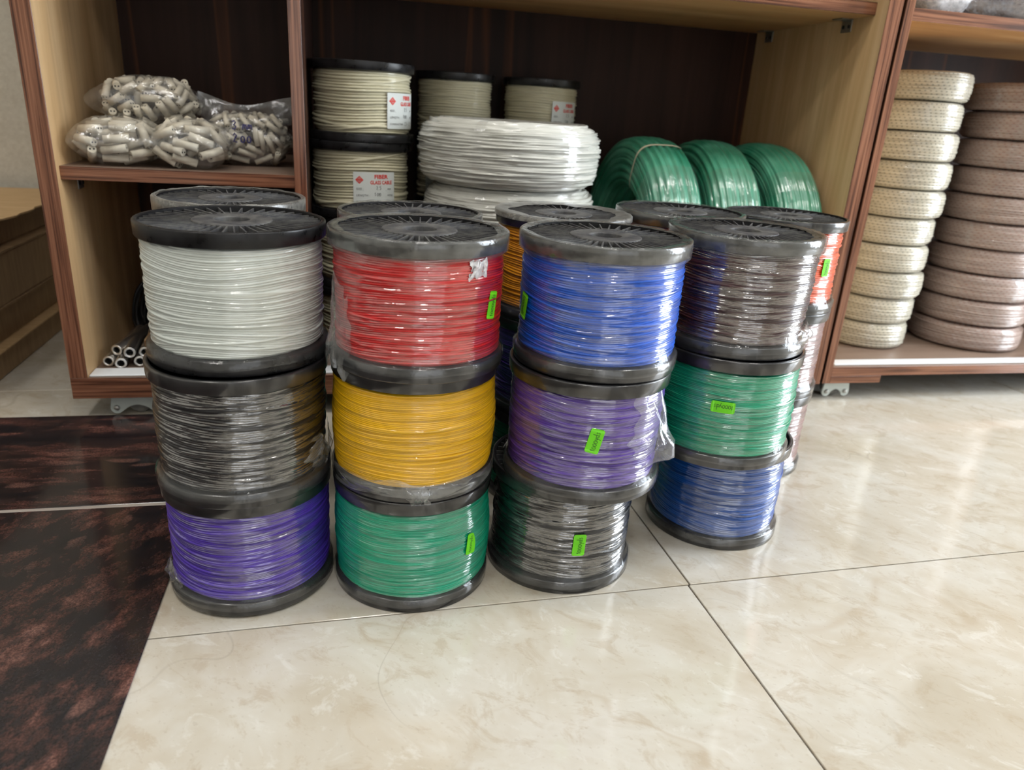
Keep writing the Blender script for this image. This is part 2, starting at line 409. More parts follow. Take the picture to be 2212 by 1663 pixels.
def tube(name, pts, r, mat, sides=8, closed=False, caps=True):
    pts = [Vector(p) for p in pts]; V = []; Fc = []; n = len(pts); up = Vector((0, 0, 1))
    rr = r if hasattr(r, '__len__') else [r] * n
    prev = None
    for i, p in enumerate(pts):
        t = (pts[min(i + 1, n - 1)] - pts[max(i - 1, 0)]) if not closed else (pts[(i + 1) % n] - pts[i - 1])
        t.normalize()
        a = (prev - t * prev.dot(t)) if prev is not None else t.cross(up if abs(t.z) < 0.9 else Vector((1, 0, 0)))
        a.normalize(); prev = a; b = t.cross(a)
        for k in range(sides):
            an = 2 * PI * k / sides; V.append(p + (a * math.cos(an) + b * math.sin(an)) * rr[i])
    m = n if closed else n - 1
    for i in range(m):
        for k in range(sides):
            j = (i + 1) % n
            Fc.append((i * sides + k, i * sides + (k + 1) % sides, j * sides + (k + 1) % sides, j * sides + k))
    if caps and not closed:
        Fc.append(tuple(range(sides - 1, -1, -1))); Fc.append(tuple((n - 1) * sides + k for k in range(sides)))
    return mesh(name, V, Fc, mat, True)

# ------------------------------------------------------------------ the room
FLX0, FLX1, FLY0, FLY1, CEIL = -2.6, 2.7, -2.6, 2.26, 2.7
floor = tag(link('floor', box_mesh('floor', FLX0, FLX1, FLY0, FLY1, -0.06, -0.003, 'grout')), 'polished cream marble tile floor', None, kind='structure')
TA, TX, TY, TS, TSX, TG = rad(1.5), 0.441, 0.757, 0.80, 1.20, 0.0011
tile_me = box_mesh('tile', TG, TSX - TG, TG, TS - TG, -0.010, 0.0, 'cream_marble', 0.0007)
for i in range(-3, 3):
    for j in range(-5, 3):
        lx, ly = i * TSX, j * TS
        x = TX + lx * math.cos(TA) - ly * math.sin(TA); y = TY + lx * math.sin(TA) + ly * math.cos(TA)
        if x + TSX < FLX0 - 0.3 or x > FLX1 or y > FLY1 or y + TS < FLY0: continue
        if j < 0: x -= 0.003
        link('tile', tile_me, floor, (x, y, 0), (0, 0, TA))
def slab(name, x0, x1, y0, y1, mat, label):
    tag(link(name, box_mesh(name, x0, x1, y0, y1, 0.0002, 0.003, mat, 0.0008)), label, None, kind='structure')
slab('trim_1', FLX0 + 0.02, -0.229, -1.6, 1.0385, 'granite_near', 'dark red-brown polished granite slab let into the floor, nearer one')
slab('trim_2', FLX0 + 0.02, -0.231, 1.0465, 1.388, 'granite_far', 'dark red-brown polished granite strip along the cabinet, farther one')
slab('trim_3', FLX0 + 0.02, -0.230, 1.0388, 1.0462, 'granite_joint', 'pale chipped mortar joint between the two granite slabs')
def struct(name, me, label=None): return tag(link(name, me), label, None, kind='structure')
struct('wall_back', box_mesh('wall_back', FLX0, FLX1, FLY1, FLY1 + 0.1, -0.06, CEIL, 'plaster'))
struct('wall_left', box_mesh('wall_left', FLX0 - 0.1, FLX0, FLY0, FLY1, -0.06, CEIL, 'wall_white'))
struct('ceiling', box_mesh('ceiling', FLX0, FLX1, FLY0, FLY1, CEIL, CEIL + 0.1, 'ceiling_white'))
# right wall with a wide daylight window, front wall with a glazed shop front
WY0, WY1, WZ0, WZ1 = 0.25, 1.22, 0.12, 2.1
def wall_with_hole(name, fixed, a0, a1, z0, z1, h0, h1, hz0, hz1, axis, mat='wall_white'):
    V = []; Fc = []
    def bx(p0, p1, q0, q1):
        b = len(V)
        f0, f1 = fixed
        c = [(f0, p0, q0), (f1, p0, q0), (f1, p1, q0), (f0, p1, q0), (f0, p0, q1), (f1, p0, q1), (f1, p1, q1), (f0, p1, q1)]
        for v in c: V.append(v if axis == 'x' else (v[1], v[0], v[2]))
        for f in ((0, 3, 2, 1), (4, 5, 6, 7), (0, 1, 5, 4), (1, 2, 6, 5), (2, 3, 7, 6), (3, 0, 4, 7)): Fc.append(tuple(b + i for i in f))
    bx(a0, h0, z0, z1); bx(h1, a1, z0, z1); bx(h0, h1, z0, hz0); bx(h0, h1, hz1, z1)
    return struct(name, mesh(name, V, Fc, mat))
wall_with_hole('wall_right', (FLX1, FLX1 + 0.1), FLY0, FLY1, -0.06, CEIL, WY0, WY1, WZ0, WZ1, 'x')
wall_with_hole('wall_front', (FLY0 - 0.1, FLY0), FLX0, FLX1, -0.06, CEIL, -0.6, 1.9, 0.05, 2.2, 'y')
def frame(name, axis, f, a0, a1, z0, z1, nmul):
    V = []; Fc = []
    def bar(p0, p1, q0, q1):
        b = len(V); c = [(f - 0.03, p0, q0), (f + 0.03, p0, q0), (f + 0.03, p1, q0), (f - 0.03, p1, q0), (f - 0.03, p0, q1), (f + 0.03, p0, q1), (f + 0.03, p1, q1), (f - 0.03, p1, q1)]
        for v in c: V.append(v if axis == 'x' else (v[1], v[0], v[2]))
        for q in ((0, 3, 2, 1), (4, 5, 6, 7), (0, 1, 5, 4), (1, 2, 6, 5), (2, 3, 7, 6), (3, 0, 4, 7)): Fc.append(tuple(b + i for i in q))
    t = 0.045
    bar(a0, a0 + t, z0, z1); bar(a1 - t, a1, z0, z1); bar(a0, a1, z0, z0 + t); bar(a0, a1, z1 - t, z1)
    for k in range(1, nmul):
        a = a0 + (a1 - a0) * k / nmul; bar(a - t / 2, a + t / 2, z0, z1)
    return mesh(name, V, Fc, 'aluminium')
win = struct('window_1', frame('window_1', 'x', FLX1 + 0.04, WY0, WY1, WZ0, WZ1, 2))
link('pane', mesh('pane', [(FLX1 + 0.05, WY0, WZ0), (FLX1 + 0.05, WY1, WZ0), (FLX1 + 0.05, WY1, WZ1), (FLX1 + 0.05, WY0, WZ1)], [(0, 3, 2, 1)], 'daylight_pane'), win)
dr = struct('window_2', frame('window_2', 'y', FLY0 - 0.04, -0.6, 1.9, 0.05, 2.2, 3))
link('pane', mesh('pane', [(-0.6, FLY0 - 0.05, 0.05), (1.9, FLY0 - 0.05, 0.05), (1.9, FLY0 - 0.05, 2.2), (-0.6, FLY0 - 0.05, 2.2)], [(0, 3, 2, 1)], 'shop_front_pane'), dr)
for (x, y) in ((-1.1, -0.35), (0.15, -0.35), (1.4, -0.35), (-1.1, 0.75), (0.15, 0.75), (1.4, 0.75), (0.15, -1.5)):
    l = thing('ceiling_light', 'square white ceiling light panel overhead, out of view', 'ceiling light', (x, y, CEIL), group='ceiling light panels')
    link('frame', box_mesh('frame', -0.17, 0.17, -0.17, 0.17, -0.012, 0.0, 'white_plastic', 0.002), l)
    link('diffuser', box_mesh('diffuser', -0.15, 0.15, -0.15, 0.15, -0.018, -0.0125, 'lamp_glow', 0.002), l)

# ------------------------------------------------------------------ cabinets
CY0, CY1 = 1.37, 1.85        # front and back
def panel(parent, name, x0, x1, y0, y1, z0, z1, mats, fm, band=None, bandmat='edge_band_vertical'):
    o = link(name, box_mesh(name, x0, x1, y0 + 0.0015, y1, z0, z1, mats, 0, fm), parent)
    link('edge_band', box_mesh('edge_band', x0, x1, y0, y0 + 0.0015, z0, z1, bandmat, 0.0004), o)
    return o
LL, DL, LF, ST = 'light_laminate', 'dark_laminate', 'light_laminate_flat', 'shelf_top'
cab = thing('display_cabinet', 'long brown laminate cabinet on casters holding bags, ivory reels and green coils', 'cabinet')
CT = 1.55
panel(cab, 'side_panel', -0.4925, -0.4635, CY0, CY1, 0.0835, CT, [DL, LL], [0, 1, 0, 0, 0, 0])
panel(cab, 'divider_panel', -0.0895, -0.0690, CY0, CY1, 0.0835, CT, [DL, DL], [0, 0, 0, 0, 0, 0])
panel(cab, 'side_panel', 1.0015, 1.0320, CY0, CY1, 0.0435, CT, [DL, LL], [1, 0, 0, 0, 0, 0])
panel(cab, 'bottom_board', -0.4925, 1.0015, CY0, CY1, 0.0435, 0.0833, [DL, ST], [0, 0, 0, 0, 0, 1], bandmat='edge_band_horizontal')
link('back_panel', box_mesh('back_panel', -0.4925, 1.0320, CY1, CY1 + 0.012, 0.0435, CT, DL), cab)
panel(cab, 'shelf', -0.4633, -0.0897, 1.386, CY1, 0.4285, 0.4505, [LL, ST], [0, 0, 0, 0, 0, 1], bandmat='edge_band_horizontal')
panel(cab, 'shelf', -0.0688, 1.0013, 1.405, CY1, 0.7925, 0.8150, [LF, ST], [0, 0, 0, 0, 0, 1], bandmat='edge_band_horizontal')
panel(cab, 'shelf', -0.4633, -0.0897, 1.405, CY1, 0.98, 1.0025, [LF, ST], [0, 0, 0, 0, 0, 1], bandmat='edge_band_horizontal')
panel(cab, 'top_board', -0.4925, 1.0320, CY0 - 0.01, CY1, CT, CT + 0.03, [DL, ST], [0, 0, 0, 0, 0, 1], bandmat='edge_band_horizontal')
link('floor_strip', box_mesh('floor_strip', -0.4625, -0.0905, 1.376, 1.4145, 0.0834, 0.0866, 'white_plastic', 0.0008), cab)
link('floor_strip', box_mesh('floor_strip', -0.0680, 1.0000, 1.376, 1.4145, 0.0834, 0.0866, 'white_plastic', 0.0008), cab)
def bracket(parent, x, y, z, sgn, wd=0.034):
    """L of sheet metal with two screw holes; sgn = side of the wall (-1: wall on the right)"""
    V = []; Fc = []; mi = []
    b = link('shelf_bracket', box_mesh('shelf_bracket', x if sgn > 0 else x - 0.002, x + 0.002 if sgn > 0 else x, y - wd / 2, y + wd / 2, z - 0.024, z, 'zinc', 0.0006), parent)
    link('bracket_flange', box_mesh('bracket_flange', x if sgn > 0 else x - 0.026, x + 0.026 if sgn > 0 else x, y - wd / 2, y + wd / 2, z - 0.002, z, 'zinc', 0.0006), b)
    for dy in (-0.009, 0.009):
        h = lathe('screw_hole', [(0.0, 0.0), (0.0035, 0.0), (0.0035, 0.0012), (0.0, 0.0012)], 'hole_dark', 12)
        link('screw_hole', h, b, (x + sgn * 0.0022, y + dy, z - 0.014), (0, PI / 2 * sgn, 0))
bracket(cab, 1.0013, 1.488, 0.7923, -1); bracket(cab, 1.0013, 1.79, 0.7923, -1); bracket(cab, -0.4633, 1.475, 0.4283, 1, 0.028)
bracket(cab, -0.0895, 1.475, 0.4283, -1, 0.028)
def caster(parent, x, y, ztop, wdt, rz=0.0):
    """two-bolt bone shaped fork plate in front of a wheel"""
    n = 28; hw = wdt / 2; V = []
    zt = ztop - 0.0005; zb = 0.006; re = 0.011
    out = []
    out.append((-hw - re * 0.6, zt)); 
    for k in range(0, 11):                       # left lobe
        a = PI - PI * 0.10 + k * (PI * 0.85) / 10; out.append((-hw + re * math.cos(a), 0.016 + re * math.sin(a)))
    for k in range(1, 8):                        # arch over the wheel hub
        u = -1 + 2 * k / 8; out.append((hw * 0.72 * u, 0.0095 + 0.0125 * (1 - u * u)))
    for k in range(0, 11):
        a = -PI * 0.75 + k * (PI * 0.85) / 10; out.append((hw + re * math.cos(a), 0.016 + re * math.sin(a)))
    out.append((hw + re * 0.6, zt))
    m = len(out)
    V = [(a, -0.0025, b) for a, b in out] + [(a, 0.0025, b) for a, b in out]
    Fc = [tuple(range(m)), tuple(range(2 * m - 1, m - 1, -1))] + [(i, i + m, (i + 1) % m + m, (i + 1) % m) for i in range(m)]
    c = link('caster', mesh('caster', V, Fc, 'grey_caster'), parent, (x, y, 0), (0, 0, rz))
    for s in (-1, 1):
        link('bolt', lathe('bolt', sharp([(0, 0.003), (0.0042, 0.003), (0.0055, 0.0), (0.0055, -0.004)]), 'zinc', 16), c, (s * hw, -0.0028, 0.0165), (PI / 2, 0, 0))
    wp = sharp([(0.004, -0.011), (0.017, -0.011), (0.0205, -0.008), (0.0205, 0.008), (0.017, 0.011), (0.004, 0.011)])
    link('wheel', lathe('wheel', wp, 'grey_wheel', 32), c, (0, 0.022, 0.0207), (PI / 2, 0, 0))
    link('mounting_plate', box_mesh('mounting_plate', -hw - 0.01, hw + 0.01, -0.004, 0.048, ztop - 0.003, ztop - 0.0002, 'grey_caster', 0.0006), c)
caster(cab, -0.392, 1.392, 0.0435, 0.072); caster(cab, 0.965, 1.392, 0.0435, 0.06); caster(cab, -0.392, 1.79, 0.0435, 0.06); caster(cab, 0.965, 1.79, 0.0435, 0.06)

cab2 = thing('display_cabinet', 'right-hand brown laminate cabinet holding stacked cream and pinkish braided coils', 'cabinet')
X2 = 2.15
panel(cab2, 'side_panel', 1.0385, 1.0575, CY0, CY1, 0.0445, CT, [DL, LL], [0, 1, 0, 0, 0, 0])
panel(cab2, 'side_panel', X2, X2 + 0.02, CY0, CY1, 0.0445, CT, [DL, LL], [1, 0, 0, 0, 0, 0])
panel(cab2, 'bottom_board', 1.0577, X2 - 0.0002, CY0, CY1, 0.0617, 0.0833, [DL, ST], [0, 0, 0, 0, 0, 1], bandmat='edge_band_horizontal')
panel(cab2, 'foot_block', 1.0577, 1.187, CY0, 1.46, 0.0445, 0.0615, [DL, DL], [0] * 6, bandmat='edge_band_horizontal')
panel(cab2, 'foot_block', X2 - 0.13, X2 - 0.0002, CY0, 1.46, 0.0445, 0.0615, [DL, DL], [0] * 6, bandmat='edge_band_horizontal')
panel(cab2, 'shelf', 1.0577, X2 - 0.0002, 1.372, CY1, 0.7855, 0.8075, [LF, ST], [0, 0, 0, 0, 0, 1], bandmat='edge_band_horizontal')
panel(cab2, 'top_board', 1.0385, X2 + 0.02, CY0 - 0.01, CY1, CT, CT + 0.03, [DL, ST], [0, 0, 0, 0, 0, 1], bandmat='edge_band_horizontal')
link('back_panel', box_mesh('back_panel', 1.0385, X2 + 0.02, CY1, CY1 + 0.012, 0.0445, CT, DL), cab2)
link('floor_strip', box_mesh('floor_strip', 1.0680, X2 - 0.01, 1.381, 1.4125, 0.0834, 0.0866, 'white_plastic', 0.0008), cab2)
caster(cab2, 1.094, 1.394, 0.0445, 0.048); caster(cab2, 1.094, 1.79, 0.0617, 0.05); caster(cab2, X2 - 0.06, 1.394, 0.0445, 0.05); caster(cab2, X2 - 0.06, 1.79, 0.0617, 0.05)

# ------------------------------------------------------------------ reels
R, RH, RT = 0.100, 0.1513, 0.0174
def winding_mesh(name, r, z0, z1, pitch, seed, cross=14, nth=200, per=5, wob=1.0, bulge=0.0):
    nz = max(12, int((z1 - z0) / pitch * per))
    th = np.linspace(0, 2 * PI, nth, endpoint=False)[:, None]; z = np.linspace(z0, z1, nz)[None, :]
    rs = np.random.RandomState(seed)
    n1, n2, n3 = PN(seed + 1, 3, 40), PN(seed + 2, 5, 160), PN(seed + 3, 3, 50)
    u = (z + pitch * wob * (1.1 * n1(th, z) + 0.35 * n2(th, z))) / pitch + th / (2 * PI)
    idn = np.floor(u); fr = u - idn
    hsh = np.sin(idn * 12.9898 + seed * 7.1) * 43758.5453; hsh = hsh - np.floor(hsh)
    ridge = np.sqrt(np.clip(1 - (2 * fr - 1) ** 2, 0, 1))
    zt = (z - z0) / (z1 - z0)
    rr = r + pitch * (-0.6 + 0.75 * ridge + 0.7 * (hsh - 0.5)) + 0.0009 * wob * n3(th, z) + bulge * np.sin(PI * zt)
    for k in range(cross):
        zc = rs.uniform(z0, z1); tc = rs.uniform(0, 2 * PI); hw = rs.uniform(0.5, 1.6); sl = rs.uniform(-1, 1) * pitch * 2.6
        dt = np.angle(np.exp(1j * (th - tc))); zz = zc + sl * dt
        d = (z - zz) / (pitch * 0.52); env = np.clip(1.6 * (1 - np.abs(dt) / hw), 0, 1)
        bump = r + pitch * (0.05 + 0.5 * np.sqrt(np.clip(1 - d * d, 0, 1))) + bulge * np.sin(PI * zt)
        rr = np.where((np.abs(d) < 1) & (env > 0), np.maximum(rr, rr * (1 - env) + bump * env), rr)
    edge = np.clip(np.minimum(zt, 1 - zt) / 0.03, 0, 1)
    rr = rr - (1 - edge) * 0.004
    P = np.stack([rr * np.cos(th), rr * np.sin(th), np.broadcast_to(z, rr.shape)], -1)
    # close the ends toward the core
    c0 = np.stack([0.03 * np.cos(th[:, 0]), 0.03 * np.sin(th[:, 0]), np.full(nth, z0)], -1)[:, None]; c1 = c0.copy(); c1[:, :, 2] = z1
    P = np.concatenate([c0, P, c1], 1)
    return grid_mesh(name, P, 'wire_white', closed_u=True)
W = [winding_mesh('winding', 0.0945, RT * 0.98, RH - RT * 0.98, 0.0026, 11, 16),
     winding_mesh('winding', 0.0935, RT * 0.98, RH - RT * 0.98, 0.0029, 23, 26, wob=1.5),
     winding_mesh('winding', 0.0960, RT * 0.98, RH - RT * 0.98, 0.0021, 37, 20, wob=1.2, bulge=0.0025),
     winding_mesh('winding', 0.0940, RT * 0.98, RH - RT * 0.98, 0.0025, 41, 20, wob=1.3),
     winding_mesh('winding', 0.0930, RT * 0.98, RH - RT * 0.98, 0.0032, 53, 22, wob=1.5)]
# flange shapes: rim, recessed web; local z = 0 is the outer face of the flange, +z inward is negative
def flange_prof(rr, t, lip=0.0055, dep=0.0105):
    return sharp([(0.018, -t), (rr - 0.0035, -t), (rr - 0.0006, -t + 0.0012), (rr, -0.0012), (rr - 0.001, 0.0), (rr - lip, 0.0), (rr - lip - 0.0008, -dep), (0.018, -dep)])
FL = lathe('flange', flange_prof(R, RT), 'black_plastic_filmed', 128)
FL.materials.append(MATS['web_black'])
_np = len(flange_prof(R, RT)) - 1
FL.polygons.foreach_set('material_index', [1 if (i % _np) >= _np - 3 else 0 for i in range(len(FL.polygons))])
HUB = lathe('hub', sharp([(0.0185, -RT), (0.0185, -0.0022), (0.0195, -0.0012), (0.0415, -0.0012), (0.0425, -0.0022), (0.0425, -0.0106)]), 'dusty_lit_plastic', 64)
RING = lathe('stiffening_ring', sharp([(0.0695, -0.0106), (0.0695, -0.0042), (0.0710, -0.0042), (0.0710, -0.0106)]), 'dusty_lit_plastic', 96)
RIB = box_mesh('rib', 0.042, 0.0946, -0.0008, 0.0008, -0.0106, -0.0024, 'dusty_lit_plastic')
BORE = lathe('core_tube', [(0.0184, -RH + RT), (0.0184, -RT * 0.9)], 'black_plastic', 32)
NRIB = 44
def film_lip_mesh(r_in, drop, seed, rr=R, rag=0.002):
    """shrink film folded over the flange rim: ragged inner hem on top, over the edge, gathered in under the rim"""
    n = 140; th = np.linspace(0, 2 * PI, n, endpoint=False); a, b, c = PN(seed, 9, 0), PN(seed + 5, 22, 0), PN(seed + 9, 14, 0)
    ri = r_in + rag * a(th, 0 * th) + rag * 0.35 * b(th, 0 * th)
    rows = []
    def row(rad_, z): rows.append(np.stack([rad_ * np.cos(th), rad_ * np.sin(th), z + 0 * th], -1))
    wv = 0.0007 * b(th, 0 * th); wv2 = 0.0008 * c(th, 0 * th)
    row(ri, 0.0006 + 0.0004 * np.abs(b(th, 0 * th)) - 0.0009 * np.clip((rr - 0.006 - ri) / 0.01, 0, 1))
    row((ri + rr * 2) / 3, 0.0010 + 0.5 * np.abs(wv))
    row(rr - 0.0008 + 0 * th, 0.0014 + np.abs(wv)); row(rr + 0.0010 + np.abs(wv2) * 0.4, 0.0004 + 0 * th)
    row(rr + 0.0012 + np.abs(wv2) * 0.5, -0.006 + 0 * th)
    if drop > 0:
        row(rr + 0.0010 + np.abs(wv2) * 0.5, -RT + 0 * th); row(rr - 0.0025 + wv2, -RT - drop * 0.5 + 0 * th); row(rr - 0.0050 + wv2, -RT - drop + 0.002 * a(th, 0 * th))
    return grid_mesh('film_lip', np.stack(rows, 1), 'lip_film', closed_u=True)
def film_skirt_mesh(seed, rr=R, up=0.012):
    """film spanning from the winding out over the lower flange"""
    n = 140; th = np.linspace(0, 2 * PI, n, endpoint=False); a, b = PN(seed, 8, 0), PN(seed + 3, 18, 0)
    rows = []
    for (rd, z, k) in ((0.0952, RT + up, 0.3), (0.0968, RT + up * 0.5, 1.0), (rr - 0.0012, RT + 0.0012, 0.6), (rr + 0.0011, RT - 0.001, 0.3), (rr + 0.0012, RT * 0.45, 0.4)):
        rows.append(np.stack([(rd + 0.0009 * k * b(th, 0 * th)) * np.cos(th), (rd + 0.0009 * k * b(th, 0 * th)) * np.sin(th), z + 0.0022 * k * a(th, 0 * th)], -1))
    return grid_mesh('film_skirt', np.stack(rows, 1), 'clear_film', closed_u=True)
SK = film_skirt_mesh(77)
LIPS = {'narrow': film_lip_mesh(0.0930, 0.004, 5), 'mid': film_lip_mesh(0.0885, 0.007, 6), 'wide': film_lip_mesh(0.0850, 0.006, 8), 'broad': film_lip_mesh(0.0760, 0.0, 9, rag=0.0035)}

# handwriting as pen strokes (x right, y up, unit = letter height)
def arc(cx, cy, rx, ry, a0, a1, n=12): return [(cx + rx * math.cos(rad(a0 + (a1 - a0) * i / n)), cy + ry * math.sin(rad(a0 + (a1 - a0) * i / n))) for i in range(n + 1)]
GLY = {'1': ([[(0.0, 0.62), (0.12, 0.95), (0.10, 0.0)]], 0.32),
       '0': ([arc(0.24, 0.36, 0.21, 0.36, 100, 470)], 0.56),
       'y': ([[(0.02, 0.66), (0.12, 0.20), (0.24, 0.16), (0.40, 0.66), (0.30, 0.05), (0.16, -0.42)]], 0.50),
       'd': ([arc(0.22, 0.30, 0.20, 0.28, 50, 400), [(0.46, 1.25), (0.40, 0.06), (0.50, 0.02)]], 0.58),
       's': ([[(0.36, 0.62), (0.16, 0.66), (0.12, 0.46), (0.34, 0.28), (0.28, 0.02), (0.02, 0.06)]], 0.46),
       '3': ([[(0.02, 0.82), (0.24, 0.96), (0.38, 0.76), (0.18, 0.52), (0.40, 0.34), (0.26, 0.02), (0.0, 0.14)]], 0.55),
       'm': ([[(0.02, 0.0), (0.06, 0.58), (0.18, 0.62), (0.24, 0.05), (0.30, 0.54), (0.42, 0.60), (0.48, 0.02)]], 0.62),
       '2': ([[(0.02, 0.74), (0.20, 0.96), (0.38, 0.74), (0.04, 0.06), (0.44, 0.02)]], 0.56),
       '5': ([[(0.36, 0.95), (0.10, 0.94), (0.06, 0.56), (0.30, 0.58), (0.36, 0.26), (0.20, 0.0), (0.0, 0.10)]], 0.52),
       ' ': ([], 0.30)}
def strokes(txt):
    x = 0; out = []
    for ch in txt:
        g, adv = GLY[ch]
        for s in g: out.append([(px + x, py) for px, py in s])
        x += adv
    return out, x
def ribbon2d(strk, wd):
    V = []; Fc = []
    for s in strk:
        b = len(V); n = len(s)
        for i, (x, y) in enumerate(s):
            dx = s[min(i + 1, n - 1)][0] - s[max(i - 1, 0)][0]; dy = s[min(i + 1, n - 1)][1] - s[max(i - 1, 0)][1]; L = math.hypot(dx, dy) or 1
            V.append((x - dy / L * wd / 2, y + dx / L * wd / 2)); V.append((x + dy / L * wd / 2, y - dx / L * wd / 2))
        for i in range(n - 1): Fc.append((b + 2 * i, b + 2 * i + 1, b + 2 * i + 3, b + 2 * i + 2))
    return V, Fc
TXT = {}
def text2d(s, size, bold=0.0, sx=1.0):
    """printed lettering from the built-in font as flat triangles, centred on the baseline left end"""
    k = (s, size, bold, sx)
    if k in TXT: return TXT[k]
    cu = bpy.data.curves.new('lettering', 'FONT'); cu.body = s; cu.size = size; cu.offset = bold; cu.resolution_u = 2
    o = bpy.data.objects.new('lettering', cu); COL.objects.link(o)
    me = o.to_mesh(); V = [(v.co.x * sx, v.co.y) for v in me.vertices]; Fc = [tuple(p.vertices) for p in me.polygons]
    o.to_mesh_clear(); bpy.data.objects.remove(o); bpy.data.curves.remove(cu)
    TXT[k] = (V, Fc); return TXT[k]
def wrap(V2, r, thc, zc, rot=0.0, off=0.0):
    """flat (x, y) -> on a cylinder of radius r: x runs to the right as seen from outside"""
    c, s = math.cos(rot), math.sin(rot); out = []
    for x, y in V2:
        X = x * c - y * s; Y = x * s + y * c; a = thc + X / r
        out.append(((r + off) * math.cos(a), (r + off) * math.sin(a), zc + Y))
    return out
def rounded_grid(wd, ht, cr_=0.0025, nu=12, nv=6, curl=False):
    us = sorted(set([-wd / 2 + cr_ * (1 - math.cos(a * PI / 6)) for a in range(4)] + [wd / 2 - cr_ * (1 - math.cos(a * PI / 6)) for a in range(4)] + list(np.linspace(-wd / 2 + cr_, wd / 2 - cr_, nu))))
    V = []; Fc = []
    for u in us:
        e = min(u + wd / 2, wd / 2 - u); hh = ht / 2 - (cr_ - math.sqrt(max(0, cr_ ** 2 - (cr_ - e) ** 2)) if e < cr_ else 0)
        lo = -hh
        if curl: lo = -hh + 0.55 * ht * max(0.0, (u / wd + 0.10)) ** 1.5 * 1.6
        for j in range(nv): V.append((u, lo + (hh - lo) * j / (nv - 1)))
    for i in range(len(us) - 1):
        for j in range(nv - 1): Fc.append((i * nv + j, (i + 1) * nv + j, (i + 1) * nv + j + 1, i * nv + j + 1))
    return V, Fc
def sticker(parent, r, th_deg, z, rot_deg, wd=0.031, ht=0.0165, curl=False, ink='ink_dark'):
    thc = rad(th_deg); ro = rad(rot_deg); rr = r + 0.0022
    V, Fc = rounded_grid(wd, ht, curl=curl)
    Va = wrap(V, rr, thc, z, ro, 0.0); Vb = wrap(V, rr, thc, z, ro, 0.0003); m = len(Va)
    Fa = [tuple(reversed(f)) for f in Fc] + [tuple(i + m for i in f) for f in Fc]
    s = link('sticker', mesh('sticker', Va + Vb, Fa, 'sticker_green', True), parent)
    s['label'] = 'bright green paper sticker with handwriting'
    st, wtot = strokes('1000yds'); hgt = 0.0062 if not curl else 0.0050; k = wd * 0.78 / (wtot * hgt)
    V2, F2 = ribbon2d(st, 0.085)
    V2 = [((x - wtot / 2) * hgt * k, (y - 0.35) * hgt * (1.0 if not curl else 0.9) + (0.001 if curl else -0.0012)) for x, y in V2]
    link('handwriting', mesh('handwriting', wrap(V2, rr, thc, z, ro, 0.0006), F2, ink), s)
    return s

def reel(label, x, y, z, wmesh, wmat, lip=None, ribs=False, rz=0.0, tilt=(0, 0), group=None, H=RH, skirt=True, flmat='black_plastic_filmed', name='wire_reel', cat='wire reel', film_mat=None):
    t = thing(name, label, cat, (x, y, z), (tilt[0], tilt[1], rz), group)
    sz = H / RH; t.scale = (1, 1, sz)
    f1 = link('flange', FL, t, (0, 0, RH), mat=flmat)
    f2 = link('flange', FL, t, (0, 0, 0), (PI, 0, 0), mat=flmat)
    link('hub', HUB, f1); link('hub', HUB, f2)
    link('core_tube', BORE, t, (0, 0, RH))
    if ribs:
        link('stiffening_ring', RING, f1)
        for k in range(NRIB): link('rib', RIB, f1, (0, 0, 0), (0, 0, 2 * PI * k / NRIB))
    link('winding', wmesh, t, (0, 0, 0), mat=wmat)
    if lip:
        o = link('film_lip', LIPS[lip], t, (0, 0, RH), (0, 0, rz * 3 + x * 7), mat=film_mat)
        o['label'] = 'clear plastic film folded over the rim'
    if skirt: link('film_skirt', SK, t, (0, 0, 0), (0, 0, x * 9))
    return t
G = 'colour-coded wire reels stacked on the floor'
r12 = reel('reel of white wire on top of the leftmost front stack', -0.1243, 0.8658, 2 * RH, W[3], 'wire_white', None, True, 0.3, group=G, flmat='black_plastic')
r11 = reel('reel of black wire in glossy film, middle of the leftmost front stack', -0.1264, 0.8545, RH, W[1], 'wire_black', None, False, 1.3, group=G)
r10 = reel('reel of bright purple wire at the bottom of the leftmost front stack', -0.1268, 0.8610, 0.003, W[0], 'wire_purple', None, False, 2.1, group=G, H=RH - 0.003)
r22 = reel('reel of red wire wrapped in loose film, top of the second front stack', 0.0784, 0.8358, 2 * RH, W[0], 'wire_red', 'mid', True, 0.9, group=G)
r21 = reel('reel of yellow wire in the middle of the second front stack', 0.0765, 0.8472, RH, W[2], 'wire_yellow', None, False, 0.5, group=G)
r20 = reel('reel of sea-green wire standing on the floor under the yellow reel', 0.0760, 0.8454, 0, W[2], 'wire_green', None, False, 2.9, group=G)
r32 = reel('reel of bright blue wire on top of the third front stack', 0.2945, 0.8251, 2 * RH, W[0], 'wire_blue', 'mid', True, 1.9, group=G)
r31 = reel('reel of violet wire with a loose film flap, under the bright blue reel', 0.2895, 0.8205, RH, W[3], 'wire_violet', None, False, 0.2, group=G)
r30 = reel('reel of black wire standing on the floor under the violet reel', 0.2815, 0.8560, 0, W[4], 'wire_black', None, True, 0.7, group=G)
r42 = reel('reel of dark brown wire in thick film, top of the rightmost front stack', 0.5136, 0.8960, 2 * RH, W[1], 'wire_brown', 'wide', True, 0.4, group=G)
r41 = reel('reel of green wire in the middle of the rightmost front stack', 0.5134, 0.8888, RH, W[2], 'wire_green_dark', None, False, 1.0, group=G)
r40 = reel('reel of dark blue wire standing on the floor under the green reel', 0.5501, 0.9248, 0, W[4], 'wire_navy', None, False, 0.1, group=G)
GB = 'wire reels in the row behind'
HB = 0.1487
